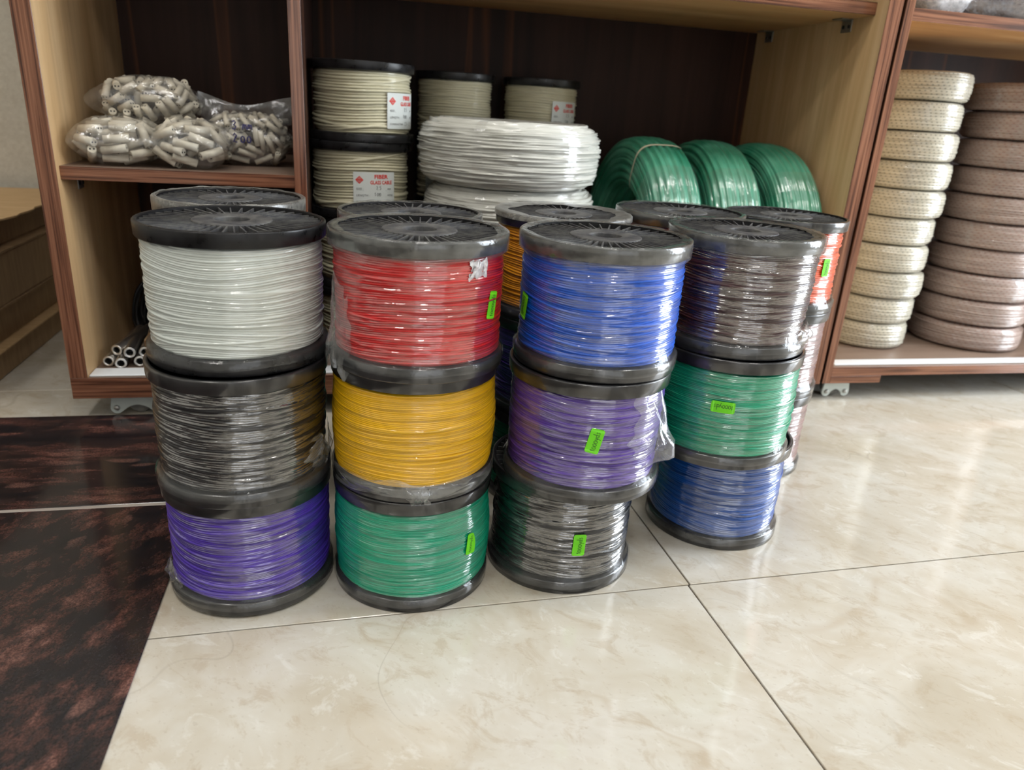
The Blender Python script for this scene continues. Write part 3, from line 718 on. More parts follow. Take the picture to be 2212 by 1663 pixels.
def back_stack(x, y, H, mats, lip, where, rz, names, meshes=(0, 3, 1), fm=None, dy=(0.0, 0.0, 0.0)):
    for lv in (2, 1, 0):
        o = reel(names[lv], x, y + dy[lv], lv * H, W[meshes[lv]], mats[lv], lip if lv == 2 else None, lv == 2, rz + lv, group=GB, H=H, film_mat=fm)
        if lv == 2: top = o
    return top
back_stack(-0.1602, 1.1146, 0.1485, ['wire_green', 'wire_amber', 'wire_redorange'], 'narrow', '', 0.2,
    ['bottom reel hidden behind the leftmost front stack', 'middle reel hidden behind the leftmost front stack', 'film-edged black reel top showing behind the white reel'], fm='dusty_film')
back_stack(0.0867, 1.061, 0.1470, ['wire_black', 'wire_green', 'wire_violet'], 'narrow', '', 0.6,
    ['bottom reel hidden behind the sea-green reel', 'middle reel hidden behind the yellow reel', 'dusty black reel top showing behind the red reel'])
back_stack(0.3105, 1.0634, HB, ['wire_green_dark', 'wire_violet', 'wire_amber'], 'broad', '', 0.35,
    ['dark green reel at the floor, seen in the gap left of the violet reel', 'dark purple reel seen in the gap between the red and blue stacks', 'reel of amber yellow wire behind the blue reel'], fm='dusty_film')
back_stack(0.513, 1.1035, 0.1500, ['wire_pinkgrey', 'wire_navy', 'wire_redorange'], 'narrow', '', 0.75,
    ['bottom reel hidden behind the dark blue reel', 'middle reel hidden behind the green reel', 'reel of red-orange wire between the blue and brown reels, behind them'], dy=(0.026, 0.013, 0.0))
back_stack(0.7165, 1.130, HB, ['wire_pinkgrey', 'wire_pinkgrey', 'wire_orange'], None, '', 0.15,
    ['shiny film-wrapped reel on the floor behind the dark blue reel, at far right', 'greyish-pink film-wrapped reel under the orange reel', 'reel of orange wire at the right end of the back row'])
allr = {o['label']: o for o in bpy.data.objects if o.get('category') == 'wire reel'}
# stickers (angles are in the world; undo each reel's own turn)
def stick(o, r, th, z, rot, **kw): return sticker(o, r, th - math.degrees(o.rotation_euler.z), z, rot, **kw)
stick(r22, 0.0945, -39.2, 0.0783, 79)
stick(r32, 0.0945, -172.5, 0.0680, -101)
stick(r31, 0.0940, -100.6, 0.0824, 78)
stick(r30, 0.0932, -91.4, 0.0714, 88)
stick(r41, 0.0985, -116.6, 0.0888, 180, wd=0.0305, ht=0.0155)
stick(r20, 0.0985, -49.3, 0.0795, 84, curl=True, wd=0.029)
ob5 = allr['reel of orange wire at the right end of the back row']
stick(ob5, 0.0945, -71.5, 0.0790, 90, wd=0.029, ht=0.015)

# loose film flaps
def flap(parent, th0, th1, zlo, zhi, r0, out, seed, mat='flap_film', nu=26, nv=30, shape=None, rag=1.0):
    rs = PN(seed, 5, 90); r2 = PN(seed + 1, 9, 220); r3 = PN(seed + 2, 4, 60)
    U = np.linspace(0, 1, nu)[:, None]; V = np.linspace(0, 1, nv)[None, :]
    th = rad(th0) + (rad(th1) - rad(th0)) * U + 0.03 * r3(U * 6, V * 0.1); z = zlo + (zhi - zlo) * V + 0.002 * rs(U * 6.28, V * 0.05)
    e0 = rag * (0.10 * np.sin(V * 9 + seed) + 0.06 * np.sin(V * 23 + 2 * seed)); th = th + (rad(th1) - rad(th0)) * e0 * (1 - np.abs(2 * U - 1) * 0 ) * np.where(U < 0.5, 1 - 2 * U, 0.6 * (2 * U - 1))
    z = z + (zhi - zlo) * rag * (0.10 * np.sin(U * 8 + seed) + 0.05 * np.sin(U * 19)) * np.abs(2 * V - 1)
    prof = shape(U, V) if shape else np.sin(PI * U) * np.sin(PI * V)
    r = r0 + out * prof + 0.0022 * rs(U * 6.28, V * 0.08) * prof + 0.0012 * r2(U * 6.28, V * 0.05) * np.clip(prof * 3, 0, 1)
    th = th - rad(0)
    P = np.stack([r * np.cos(th), r * np.sin(th), z + 0 * r], -1)
    o = link('film_flap', grid_mesh('film_flap', P, mat), parent)
    o['label'] = 'crumpled loose flap of clear film'
    return o
def rel(o, a): return a - math.degrees(o.rotation_euler.z)
flap(r22, rel(r22, -174), rel(r22, -144), 0.002, 0.094, 0.0975, 0.011, 4, shape=lambda U, V: np.clip(1.2 - V * 1.1, 0, 1) * np.sin(PI * np.clip(U * (1 + 0.5 * V), 0, 1)))
flap(r31, rel(r31, -70), rel(r31, -34), 0.040, 0.126, 0.0955, 0.030, 14, shape=lambda U, V: np.clip(np.sin(PI * V) * 0.55 + 0.75 * np.exp(-((V - 0.30) / 0.16) ** 2), 0, 1) * np.sin(PI * U) ** 1.5)
flap(r21, rel(r21, -165), rel(r21, -20), 0.006, 0.026, 0.1012, 0.0030, 24, nu=60, nv=10)
flap(r21, rel(r21, -98), rel(r21, -84), 0.001, 0.020, 0.1015, 0.006, 28, nu=16, nv=14)
flap(r22, rel(r22, -62), rel(r22, -47), 0.112, 0.131, 0.0968, 0.0030, 34, mat='milky_film', nu=18, nv=16, rag=0.4)
flap(r11, rel(r11, -35), rel(r11, 5), 0.018, 0.06, 0.0975, 0.006, 44)
flap(r10, rel(r10, -178), rel(r10, -140), 0.014, 0.040, 0.0975, 0.004, 54)
flap(r42, rel(r42, -60), rel(r42, -20), 0.010, 0.036, 0.0975, 0.006, 64)

# ------------------------------------------------------------------ ivory cable reels in the cabinet
IH, Z0 = 0.141, 0.0836
WI = winding_mesh('winding', 0.0915, RT * 0.98, RH - RT * 0.98, 0.0058, 71, 6, nth=120, per=8, wob=0.35)
WI2 = winding_mesh('winding', 0.0910, RT * 0.98, RH - RT * 0.98, 0.0056, 83, 8, nth=120, per=8, wob=0.5)
def print_label(parent, r, th_deg, z, wd=0.083, ht=0.066, half=False):
    """white paper label: red emblem, two red heading lines, three rows of small black print"""
    thc = rad(th_deg); rr = r + 0.0032
    V, Fc = rounded_grid(wd, ht, 0.002, nu=22, nv=3)
    Va = wrap(V, rr, thc, z); Vb = wrap(V, rr, thc, z, 0, 0.0003); m = len(Va)
    lab = link('paper_label', mesh('paper_label', Va + Vb, [tuple(reversed(f)) for f in Fc] + [tuple(i + m for i in f) for f in Fc], 'paper_white', True), parent)
    lab['label'] = 'white paper label with red heading and emblem'
    def put(name, items, mat):
        VV = []; FF = []
        for (V2, F2), x, y in items:
            b = len(VV); VV += [(a + x, c + y) for a, c in V2]; FF += [tuple(i + b for i in f) for f in F2]
        link(name, mesh(name, wrap(VV, rr, thc, z, 0, 0.0007), FF, mat), lab)
    def wide(s, size, bold=0.0, sx=1.0):
        t = text2d(s, size, bold, sx); return t, max(v[0] for v in t[0])
    t1, w1 = wide('FIBER', 0.0110, 0.00035, 1.05); t2, w2 = wide('GLASS CABLE', 0.0098, 0.00030, 0.76)
    put('heading', [(t1, 0.012 - w1 / 2, ht / 2 - 0.0125), (t2, 0.0125 - w2 / 2, ht / 2 - 0.0235)], 'print_red')
    # emblem: a diamond of concentric rings cut by a bar
    dm = []
    for (a0, a1) in ((0.0, 0.0022), (0.0032, 0.0046), (0.0054, 0.0078)):
        k = 4; o_ = [(a1 * math.cos(PI / 2 * i), a1 * math.sin(PI / 2 * i)) for i in range(4)]; i_ = [(a0 * math.cos(PI / 2 * i), a0 * math.sin(PI / 2 * i)) for i in range(4)]
        dm.append(((o_ + i_, [(i, (i + 1) % 4, (i + 1) % 4 + 4, i + 4) for i in range(4)] if a0 > 0 else [(0, 1, 2, 3)]), -wd / 2 + 0.0115, ht / 2 - 0.0155))
    dm.append((([(-0.0062, -0.0009), (0.0062, -0.0009), (0.0062, 0.0009), (-0.0062, 0.0009)], [(0, 1, 2, 3)]), -wd / 2 + 0.0115, ht / 2 - 0.0155))
    put('emblem', dm, 'print_red')
    items = []
    xl = -wd / 2 + 0.0055
    def rect(x0, x1, y0, y1): return ([(x0, y0), (x1, y0), (x1, y1), (x0, y1)], [(0, 1, 2, 3)])
    for k, (s, val, unit) in enumerate((('SIZE', '25', 'MM'), ('LENGTH', '100', 'MTRS'))):
        y = ht / 2 - 0.0355 - k * 0.0125
        items.append((text2d(s + ' :', 0.0058), xl, y)); items.append((text2d(unit, 0.0052), wd / 2 - 0.0165, y)); items.append((rect(0, wd - 0.036, -0.0010, -0.0007), xl + 0.012, y))
    y = ht / 2 - 0.0605
    items.append((text2d('CONDUCTOR :', 0.0052), xl, y))
    for bx_ in (0.004, 0.022):
        for q in (rect(0, 0.0065, 0, 0.0006), rect(0, 0.0065, 0.0059, 0.0065), rect(0, 0.0006, 0, 0.0065), rect(0.0059, 0.0065, 0, 0.0065)): items.append((q, bx_, y - 0.001))
    items.append((text2d('S', 0.0052), 0.0125, y))
    put('small_print', items, 'print_black')
    hw = []
    for s, x, k in (('2', 0.002, 0), ('5', 0.0085, 0), ('1', -0.001, 1), ('0', 0.003, 1), ('0', 0.0075, 1)):
        st, _ = strokes(s); V2, F2 = ribbon2d(st, 0.11); hw.append((([(a * 0.0075, b * 0.0075) for a, b in V2], F2), x, ht / 2 - 0.0345 - k * 0.0125))
    put('handwriting', hw, 'print_black')
    return lab
GI = 'ivory cable reels inside the cabinet'
def ivory(x, y, lv, sc_, lab, rz, wm):
    o = reel(lab, x, y, Z0 + lv * IH, wm, 'wire_ivory', None, False, rz, group=GI, H=IH, skirt=False, flmat='black_plastic', name='cable_reel', cat='cable reel')
    o.scale = (sc_, sc_, IH / RH); return o
i1 = []; i2 = []; i3 = []
for lv, nm in enumerate(('bottom ivory cable reel of the near stack beside the divider', 'second lowest ivory cable reel beside the cabinet divider', 'labelled ivory cable reel just under the top one, beside the divider', 'labelled ivory cable reel on top of the stack nearest the divider')):
    i1.append(ivory(0.0307 + (0.0, 0.002, -0.004, 0.0)[lv], 1.5596, lv, 1.0, nm, (0.4, 1.1, 0.2, 0.9)[lv], WI))
for lv, nm in enumerate(('bottom ivory cable reel hidden behind the white coils', 'second lowest ivory cable reel hidden behind the white coils', 'shadowed ivory cable reel with half-hidden red label, left of white coil', 'unlabelled ivory cable reel standing between the two labelled ones')):
    i2.append(ivory(0.2390, 1.7600, lv, 0.885, nm, 0.5 * lv, WI2))
for lv, nm in enumerate(('bottom ivory cable reel of the rear right stack', 'second lowest ivory cable reel of the rear right stack', 'third ivory cable reel of the rear stack, behind the big white coil', 'labelled ivory cable reel at the rear, above the right end of white coil')):
    i3.append(ivory(0.4367, 1.7600, lv, 0.885, nm, 0.7 * lv, WI))
print_label(i1[3], 0.0915, rel(i1[3], -37), 0.0625, ht=0.068)
print_label(i1[2], 0.0915, rel(i1[2], -74.5), 0.0610, ht=0.068)
print_label(i3[3], 0.0915, rel(i3[3], -60), 0.0690, ht=0.068)
print_label(i2[2], 0.0915, rel(i2[2], -118), 0.0640, ht=0.068)

# ------------------------------------------------------------------ big white coils
def coil_grid(ro, ri, hz, pitch, seed, wob=1.0, nth=160, rnd=0.35, per=8):
    """closed ring whose cross-section is a rounded block of strands; scallops of the given pitch run around it"""
    per_len = 2 * hz + 2 * (ro - ri)
    ns = int(per_len / pitch * per)
    s = np.linspace(0, 1, ns, endpoint=False)
    a = s * 2 * PI
    ex = rnd
    cx = np.sign(np.cos(a)) * np.abs(np.cos(a)) ** ex; cz = np.sign(np.sin(a)) * np.abs(np.sin(a)) ** ex
    pr = np.stack([(ro + ri) / 2 + (ro - ri) / 2 * cx, hz / 2 * cz], -1)
    # arc-length resample
    q = np.vstack([pr, pr[:1]]); d = np.r_[0, np.cumsum(np.linalg.norm(np.diff(q, axis=0), axis=1))]; tot = d[-1]
    t = np.linspace(0, tot, ns, endpoint=False); pr = np.stack([np.interp(t, d, q[:, 0]), np.interp(t, d, q[:, 1])], -1)
    tg = np.roll(pr, -1, 0) - np.roll(pr, 1, 0); tg /= np.linalg.norm(tg, axis=1)[:, None] + 1e-9; nr = np.stack([tg[:, 1], -tg[:, 0]], -1)
    th = np.linspace(0, 2 * PI, nth, endpoint=False)[:, None]; T = t[None, :]
    nt = round(tot / pitch)
    n1 = PN(seed, 3, 25); n2 = PN(seed + 4, 4, 40)
    u = T / tot * nt + wob * 0.9 * n1(th, T * 2 * PI / tot * 2)
    fr = u - np.floor(u)
    hs = np.sin(np.floor(u) * 12.9898 + seed) * 43758.5453; hs = hs - np.floor(hs)
    disp = pitch * (0.5 * np.sqrt(np.clip(1 - (2 * fr - 1) ** 2, 0, 1)) - 0.5 + 0.35 * (hs - 0.5) * wob) + 0.0018 * wob * n2(th, T * 2 * PI / tot * 2)
    rr = pr[None, :, 0] + disp * nr[None, :, 0]; zz = pr[None, :, 1] + disp * nr[None, :, 1]
    return np.stack([rr * np.cos(th), rr * np.sin(th), zz], -1)
WC = grid_mesh('coil_body', coil_grid(0.180, 0.085, 0.1165, 0.0112, 3, 0.9, rnd=0.66), 'coil_white', True, True)
def band(parent, th_deg, ro, ri, hz, wd, mat, name='tie_band', off=0.0015, rnd=0.45):
    """flat strap looped once around the ring's cross-section"""
    n = 40; a = np.linspace(0, 2 * PI, n, endpoint=False)
    cx = np.sign(np.cos(a)) * np.abs(np.cos(a)) ** rnd; cz = np.sign(np.sin(a)) * np.abs(np.sin(a)) ** rnd
    rr = (ro + ri) / 2 + ((ro - ri) / 2 + off) * cx; zz = (hz / 2 + off) * cz
    t = rad(th_deg); rows = []
    for s in (-0.5, 0.0, 0.5):
        ang = t + s * wd / ro; rows.append(np.stack([rr * math.cos(ang), rr * math.sin(ang), zz], -1))
    return link(name, grid_mesh(name, np.stack(rows, 0), mat, False, True), parent)
zc = Z0
for k, nm in enumerate(('lowest thick white cable coil in the cabinet', 'second lowest thick white cable coil in the cabinet', 'thick white cable coil lying directly under the top one', 'thick white film-wrapped cable coil on top, in front of ivory reels')):
    c = thing('cable_coil', nm, 'cable coil', (0.3155 + (0.0, 0.003, 0.006, 0.0)[k], 1.502, zc + 0.119 / 2), (0, 0, (0.3, 0.8, 1.4, 2.5)[k]), 'thick white cable coils')
    o = link('coil_body', WC, c, (0, 0, 0))
    if k in (1, 2): o.scale = (0.962, 0.962, 1.0)
    for a in (-120, -62, 30, 150): band(c, a - math.degrees((0.3, 0.8, 1.4, 2.5)[k]), 0.180, 0.085, 0.1165, 0.020, 'clear_film', 'film_band', 0.001, 0.66)
    zc += 0.1192

# ------------------------------------------------------------------ green hose coils standing on edge
def hose_coil():
    return grid_mesh('coil_body', coil_grid(0.229, 0.118, 0.112, 0.0165, 9, 0.16, rnd=0.55), 'green_hose', True, True)
HC = hose_coil()
for k, (x, y, zr, nm) in enumerate(((0.650, 1.607, 0.04, 'green hose coil nearest the white coil, its hole showing'), (0.797, 1.612, -0.02, 'middle one of three green hose coils, tied with cream string'), (0.930, 1.606, 0.02, 'green hose coil nearest the cabinet right side'))):
    c = thing('hose_coil', nm, 'hose coil', (x, y, Z0 + 0.2300), (0, PI / 2, zr), 'green hose coils')
    link('coil_body', HC, c, (0, 0, 0), (0, 0, 1.3 * k))
    for a in ((200, 330) if k == 0 else (150, 300) if k == 1 else (60,)):
        band(c, a, 0.229, 0.118, 0.112, 0.006, 'tape_cream', 'string_tie', 0.001, 0.55)
    band(c, 225, 0.229, 0.118, 0.112, 0.05, 'clear_film', 'film_band', 0.0014, 0.55)

# ------------------------------------------------------------------ braided coils in the right cabinet
CC = grid_mesh('coil_body', coil_grid(0.100, 0.050, 0.0612, 0.0062, 15, 0.35, nth=120, rnd=0.5, per=6), 'braid_cream', True, True)
CB = grid_mesh('coil_body', coil_grid(0.131, 0.070, 0.0600, 0.0056, 19, 0.35, nth=120, rnd=0.5, per=6), 'braid_pink', True, True)
ORD = ['top', 'second', 'third', 'fourth', 'fifth', 'sixth', 'seventh', 'eighth', 'ninth', 'bottom']
rs = random.Random(5)
for k in range(10):
    lab = {0: 'cream braided coil with dark ticks on top of its stack', 9: 'cream braided coil at the bottom of its stack'}.get(k, ORD[k] + ' cream braided coil with dark ticks, counting down from the top')
    lv = 9 - k
    cx_ = 1.2830 + 0.004 * rs.uniform(-1, 1) + (0.008 if k == 4 else 0) + (0.004 if k in (3, 0) else 0)
    c = thing('braided_coil', lab, 'wire coil', (cx_, 1.580 + 0.004 * rs.uniform(-1, 1), Z0 + 0.0316 + lv * 0.0632), (0, 0, rs.uniform(0, 6)), 'cream braided wire coils')
    link('coil_body', CC, c)
    for a in (-115, -75, -20, 100): band(c, a + rs.uniform(-12, 12) - math.degrees(c.rotation_euler.z), 0.100, 0.050, 0.0612, rs.uniform(0.008, 0.016), 'clear_film', 'film_band', 0.0009, 0.5)
for k in range(10):
    lab = {0: 'pinkish-brown braided coil on top of its stack', 9: 'pinkish-brown braided coil at the bottom of its stack'}.get(k, ORD[k] + ' pinkish-brown braided coil, counting down from the top')
    lv = 9 - k
    c = thing('braided_coil', lab, 'wire coil', (1.5826 + 0.005 * rs.uniform(-1, 1), 1.580 + 0.004 * rs.uniform(-1, 1), Z0 + 0.0311 + lv * 0.0622), (0, 0, rs.uniform(0, 6)), 'pinkish-brown braided wire coils')
    link('coil_body', CB, c)
    for a in (-150, -95, -50, 80): band(c, a + rs.uniform(-14, 14) - math.degrees(c.rotation_euler.z), 0.131, 0.070, 0.0600, rs.uniform(0.006, 0.014), 'clear_film', 'film_band', 0.0009, 0.5)

# ------------------------------------------------------------------ bags of ceramic tubes on the small shelf
SHZ = 0.4505
def tube_mesh(L, r):
    n = 14; V = []; Fc = []; mi = []
    for z in (-L / 2, L / 2):
        for k in range(n): V.append((r * math.cos(2 * PI * k / n), r * math.sin(2 * PI * k / n), z))
    for k in range(n): Fc.append((k, (k + 1) % n, n + (k + 1) % n, n + k)); mi.append(0)
    Fc.append(tuple(range(n - 1, -1, -1))); mi.append(0); Fc.append(tuple(range(n, 2 * n))); mi.append(0)
    for sgn, z in ((-1, -L / 2 - 0.0001), (1, L / 2 + 0.0001)):
        for sx in (-1, 1):
            b = len(V)
            for k in range(8): V.append((sx * r * 0.42 + r * 0.24 * math.cos(2 * PI * k / 8) * sgn, r * 0.24 * math.sin(2 * PI * k / 8), z))
            Fc.append(tuple(range(b, b + 8))); mi.append(1)
    me = mesh('ceramic_tube', V, Fc, ['ceramic', 'hole_dark'], False, mi)
    sm = [len(p.vertices) == 4 for p in me.polygons]; me.polygons.foreach_set('use_smooth', sm)
    return me
def seg_dist(p1, d1, p2, d2, h1, h2):
    r = p1 - p2; a = 1.0; e = 1.0; b = float(d1 @ d2); c = float(d1 @ r); f = float(d2 @ r); den = 1 - b * b
    s = np.clip((b * f - c) / den, -h1, h1) if den > 1e-6 else 0.0
    t = np.clip(b * s + f, -h2, h2); s = np.clip(b * t - c, -h1, h1)
    return float(np.linalg.norm((p1 + d1 * s) - (p2 + d2 * t)))
def fill_bag(center, half, L, r, count, seed, label, group, zfloor, align=None, layers=(0.98, 0.62)):
    """tubes packed against the bag skin, front and top first"""
    rn = np.random.RandomState(seed); me = tube_mesh(L, r); placed = []; half = np.array(half); center = np.array(center)
    grid = {}
    for tries in range(count * 130):
        if len(placed) >= count: break
        n = rn.normal(size=3); n /= np.linalg.norm(n)
        if n[1] > 0.45 or n[2] < -0.75: continue
        ly = layers[0] if rn.rand() < 0.8 else layers[1]
        inner = half - r * 1.1
        p = center + n * inner * ly * np.array([1, 1, 1]) * (np.max(np.abs(n)) ** -0.5)
        nn = n / half; nn /= np.linalg.norm(nn)
        d = rn.normal(size=3)
        if align is not None and rn.rand() < 0.75: d = np.array(align) + 0.25 * d
        d -= nn * (d @ nn) * 0.93; d /= np.linalg.norm(d)
        ends = [p + d * L / 2, p - d * L / 2]
        if any(e[2] < zfloor + r * 0.9 for e in ends): continue
        if any(np.max(np.abs((e - center) / (half * 1.02))) > 1.0 for e in ends): continue
        ok = True
        for (q, e) in placed:
            if abs(q[0] - p[0]) + abs(q[1] - p[1]) + abs(q[2] - p[2]) > 2.2 * L: continue
            if seg_dist(p, d, q, e, L / 2 - r * 0.8, L / 2 - r * 0.8) < 1.72 * r: ok = False; break
        if ok: placed.append((p, d))
    for (p, d) in placed:
        o = link('ceramic_tube', me, None, p, Vector(d).to_track_quat('Z', 'Y').to_euler())
        tag(o, label, 'ceramic tube', group)
    return len(placed)
def bag(label, center, half, seed, mat='bag_film', corners=0.42, top=None, group='clear bags of ceramic tubes'):
    """pillow of clear film with pinched corners"""
    nu, nv = 72, 40; th = np.linspace(0, 2 * PI, nu, endpoint=False)[:, None]; ph = np.linspace(-PI / 2, PI / 2, nv)[None, :]
    e = 0.62; f = lambda v, k: np.sign(v) * np.abs(v) ** k
    X = f(np.cos(th), e) * f(np.cos(ph), e); Y = f(np.sin(th), e) * f(np.cos(ph), e); Z = f(np.sin(ph), 0.8) + 0 * th
    sq = np.abs(X * Y) * np.exp(-(Z / 0.45) ** 2)
    X = X * (1 + corners * sq); Y = Y * (1 + corners * sq)
    n1 = PN(seed, 7, 9); n2 = PN(seed + 1, 13, 25)
    k = 0.99 + 0.035 * n1(th, ph) + 0.014 * n2(th, ph)
    P = np.stack([X * k * half[0], Y * k * half[1], np.maximum(Z * k * half[2], -half[2])], -1)
    t = thing('plastic_bag', label, 'plastic bag', center, group=group)
    link('film', grid_mesh('film', P, mat, closed_u=True), t)
    return t
BA = ((-0.3850, 1.468, SHZ + 0.0395), (0.066, 0.074, 0.039)); BB = ((-0.2660, 1.455, SHZ + 0.0410), (0.057, 0.063, 0.0405))
BC = ((-0.3480, 1.545, SHZ + 0.1060), (0.080, 0.066, 0.0420)); BE = ((-0.1820, 1.565, SHZ + 0.0480), (0.074, 0.062, 0.0475))
bag('clear bag of ceramic tubes at the left end of the shelf front', *BA, 3); bag('clear bag of neatly lined-up ceramic tubes at front middle of the shelf', *BB, 8)
bag('clear bag of ceramic tubes lying on top of the other bags', *BC, 13); be = bag('clear bag with blue handwriting standing against the divider', *BE, 21)
bd = bag('clear bag of ceramic tubes mostly hidden under the top bag', (-0.345, 1.60, SHZ + 0.0330), (0.085, 0.055, 0.0325), 31)
nt = []
nt.append(fill_bag(*BA, 0.040, 0.0068, 90, 1, 'white ceramic tube in the bag at the left end of the shelf', 'tubes in the left front bag', SHZ, align=(1, 0.2, 0.1)))
nt.append(fill_bag(*BB, 0.040, 0.0069, 80, 2, 'white ceramic tube in the neatly packed front middle bag', 'tubes in the front middle bag', SHZ, align=(1, 0.05, -0.1)))
nt.append(fill_bag(*BC, 0.030, 0.0062, 110, 3, 'short ceramic tube in the bag lying on top of the others', 'tubes in the top bag', SHZ + 0.066))
nt.append(fill_bag(*BE, 0.034, 0.0050, 110, 4, 'thin ceramic tube in the bag with blue handwriting', 'tubes in the handwritten bag', SHZ))
nt.append(fill_bag((-0.345, 1.60, SHZ + 0.0330), (0.085, 0.055, 0.0325), 0.036, 0.0065, 14, 5, 'ceramic tube in the bag mostly hidden under the top bag', 'tubes in the hidden bag', SHZ))
print('tubes', nt)
# empty upper part of the handwritten bag: two sheets meeting in a wavy seal
def bag_top(parent, x0, x1, y, z0, z1):
    nu, nv = 40, 12; U = np.linspace(0, 1, nu)[:, None]; V = np.linspace(0, 1, nv)[None, :]
    a = PN(4, 3, 5); sheets = []
    for s in (-1, 1):
        x = x0 + (x1 - x0) * U - 0.006 * V * np.cos(PI * U); zt = z1 + 0.004 * np.cos(7 * U) - 0.012 * np.sin(PI * U)
        yy = y + s * 0.034 * (1 - V) ** 1.4 * np.sin(PI * np.clip(U, 0.02, 0.98)) ** 0.4 + 0.004 * V * np.sin(9 * U + 1)
        sheets.append(link('bag_mouth', grid_mesh('bag_mouth', np.stack([x + 0 * V, yy + 0 * x, z0 + (zt - z0) * V + 0 * x], -1), 'bag_film'), parent))
    return sheets
bag_top(be, -0.082, 0.078, 0.0, 0.028, 0.076)
hw = []
for s, x, y, k in (('3', -0.022, 0.012, 0.016), ('mm', -0.004, 0.013, 0.0145), ('2', -0.021, -0.010, 0.016), ('0', -0.008, -0.010, 0.015), ('0', 0.003, -0.010, 0.015)):
    st, _ = strokes(s); V2, F2 = ribbon2d(st, 0.16); hw.append(([(a * k + x, b * k + y) for a, b in V2], F2))
VV = []; FF = []
for V2, F2 in hw:
    b = len(VV); VV += [(a, -0.0690 + max(0.0, c) * 0.25, c + 0.006) for a, c in V2]; FF += [tuple(i + b for i in f) for f in F2]
link('handwriting', mesh('handwriting', VV, FF, 'ink_blue'), be)

# ------------------------------------------------------------------ steel sleeves and black leads in the lower compartment
SL = ['leftmost steel sleeve in the bottom row of the sleeve pile', 'second steel sleeve from the left in the bottom row', 'third steel sleeve from the left in the bottom row', 'fourth steel sleeve from the left in the bottom row',
      'leftmost upper steel sleeve, slanting toward the right at the back', 'second upper steel sleeve from the left, resting in the pile', 'third upper steel sleeve from the left, resting in the pile', 'last steel sleeve of the bottom row, beside the white reel', 'last upper steel sleeve, beside the white reel']
def steel_rod(x0, y0, z0, x1, y1, z1, r=0.0105):
    a = Vector((x0, y0, z0)); b = Vector((x1, y1, z1)); d = b - a; L = d.length
    t = thing('steel_sleeve', SL.pop(0), 'steel sleeve', a, d.to_track_quat('Z', 'Y').to_euler(), 'steel sleeves with black leads')
    link('sleeve', lathe('sleeve', sharp([(0.0062, 0.02), (0.0062, 0.0008), (0.0075, 0.0), (r - 0.0008, 0.0), (r, 0.0012), (r, L * 0.86), (r * 0.94, L * 0.87), (r * 0.94, L * 0.98), (r * 0.6, L)]), 'steel', 28), t)
    link('socket', lathe('socket', [(0.0062, 0.019), (0.0, 0.0185)], 'hole_dark', 6), t)
    link('lead', tube('lead', [(0, 0, L - 0.004), (0.001, 0.002, L + 0.02), (0.004, -0.006, L + 0.05), (0.002, -0.012, L + 0.085)], 0.0032, 'black_cable', 8), t)
zf = Z0 + 0.0107
for q in ((-0.4440, 1.4290, zf, -0.4350, 1.575, zf), (-0.4190, 1.4160, zf, -0.4330, 1.553, zf + 0.004), (-0.3890, 1.4270, zf, -0.4040, 1.570, zf), (-0.3660, 1.4290, zf, -0.3780, 1.570, zf),
          (-0.4310, 1.4400, zf + 0.0185, -0.3920, 1.590, zf + 0.026), (-0.4040, 1.4240, zf + 0.0185, -0.4180, 1.570, zf + 0.022), (-0.3780, 1.4260, zf + 0.0185, -0.3860, 1.565, zf + 0.021), (-0.3420, 1.4280, zf, -0.3500, 1.570, zf), (-0.3540, 1.4330, zf + 0.0185, -0.3640, 1.572, zf + 0.020)):
    steel_rod(*q)
rn = random.Random(3)
cb = thing('cable_bundle', 'black looped leads bundled behind the steel sleeves', 'cable bundle', (-0.408, 1.67, Z0))
for k in range(14):
    pts = []; ax = rn.uniform(0.020, 0.040); az = rn.uniform(0.030, 0.052); oy = rn.uniform(-0.03, 0.03); ph = rn.uniform(-0.5, 0.5); ox = rn.uniform(-0.010, 0.012)
    for i in range(30):
        a = 2 * PI * i / 30; pts.append((ox + ax * math.cos(a), oy + 0.05 * math.sin(a + ph), 0.006 + az * (1 + math.sin(a)) + 0.003 * math.sin(3 * a + k)))
    link('lead', tube('lead', pts, 0.0033, 'black_cable', 7, closed=True), cb)

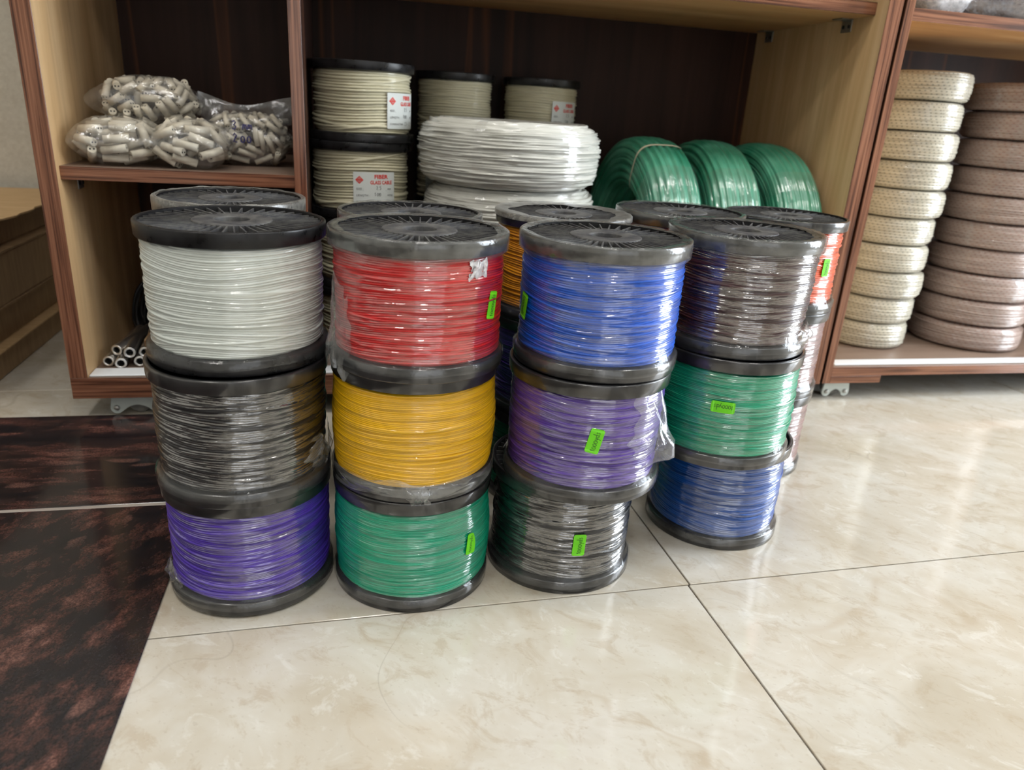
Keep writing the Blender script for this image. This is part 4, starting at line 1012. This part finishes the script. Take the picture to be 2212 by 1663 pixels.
# ------------------------------------------------------------------ cardboard boxes left of the cabinet
def carton(label, x0, x1, y0, y1, z0, z1, mat, lid_mat, over=0.012, ragged=0):
    t = thing('cardboard_box', label, 'cardboard box', ((x0 + x1) / 2, (y0 + y1) / 2, z0), group='cardboard boxes')
    hx, hy, h = (x1 - x0) / 2, (y1 - y0) / 2, z1 - z0
    link('body', box_mesh('body', -hx, hx, -hy, hy, 0, h - 0.004, mat, 0.002), t)
    # overlapping lid flap with a slightly torn front edge
    n = 24; V = []; Fc = []
    for i in range(n + 1):
        y = -hy + 2 * hy * i / n; e = over + (0.004 * math.sin(i * 2.1) + 0.003 * math.sin(i * 5.3) if ragged else 0)
        V += [(-hx, y, h - 0.0038), (hx + e, y, h - 0.0038), (hx + e, y, h), (-hx, y, h)]
    for i in range(n):
        b = i * 4
        for k in range(4): Fc.append((b + k, b + (k + 1) % 4, b + 4 + (k + 1) % 4, b + 4 + k))
    Fc += [(0, 3, 2, 1), tuple(n * 4 + k for k in range(4))]
    link('lid_flap', mesh('lid_flap', V, Fc, lid_mat), t)
    return t
carton('lowest cardboard box on the floor left of the cabinet', -1.25, -0.700, 1.42, 2.20, 0.0, 0.060, 'cardboard_shaded', 'cardboard', 0.010)
carton('second cardboard box up, in shadow left of the cabinet', -1.25, -0.715, 1.45, 2.20, 0.0602, 0.142, 'cardboard_shaded', 'cardboard_shaded', 0.025)
carton('third cardboard box up, with a plain brown side', -1.25, -0.692, 1.43, 2.20, 0.1422, 0.248, 'cardboard_shaded', 'cardboard_shaded', 0.002)
carton('topmost cardboard box with a pale lid and torn edge', -1.25, -0.720, 1.44, 2.22, 0.2482, 0.308, 'cardboard_shaded', 'cardboard', 0.030, 1)

# ------------------------------------------------------------------ bags on the right cabinet's upper shelf
def film_pack(label, cx_, cy_, hx, hy, hz, seed, rz):
    t = bag(label, (cx_, cy_, 0.8078 + hz), (hx, hy, hz), seed, 'milky_film', 0.3, group='film-wrapped packs on the upper right shelf')
    t.rotation_euler = (0, 0, rz)
    return t
p1 = film_pack('white film-wrapped roll at the left end of the upper right shelf', 1.165, 1.470, 0.075, 0.080, 0.070, 41, 0.1)
link('white_roll', lathe('white_roll', sharp([(0.02, -0.05), (0.055, -0.05), (0.060, -0.04), (0.060, 0.04), (0.055, 0.05), (0.02, 0.05)]), 'white_plastic', 48), p1, (0, 0, -0.008), (PI / 2, 0, 0))
p2 = film_pack('glossy milky plastic bag lying on the upper right shelf', 1.440, 1.475, 0.130, 0.095, 0.075, 52, -0.1)
link('white_tube', tube('white_tube', [(-0.10, -0.05, 0.02), (0.0, -0.055, -0.005), (0.10, -0.05, -0.03)], 0.012, 'white_plastic', 16), p2)
link('white_roll', lathe('white_roll', sharp([(0.02, -0.05), (0.048, -0.05), (0.053, -0.04), (0.053, 0.04), (0.048, 0.05), (0.02, 0.05)]), 'white_plastic', 48), p2, (0.02, 0.01, -0.018), (PI / 2, 0, 1.2))
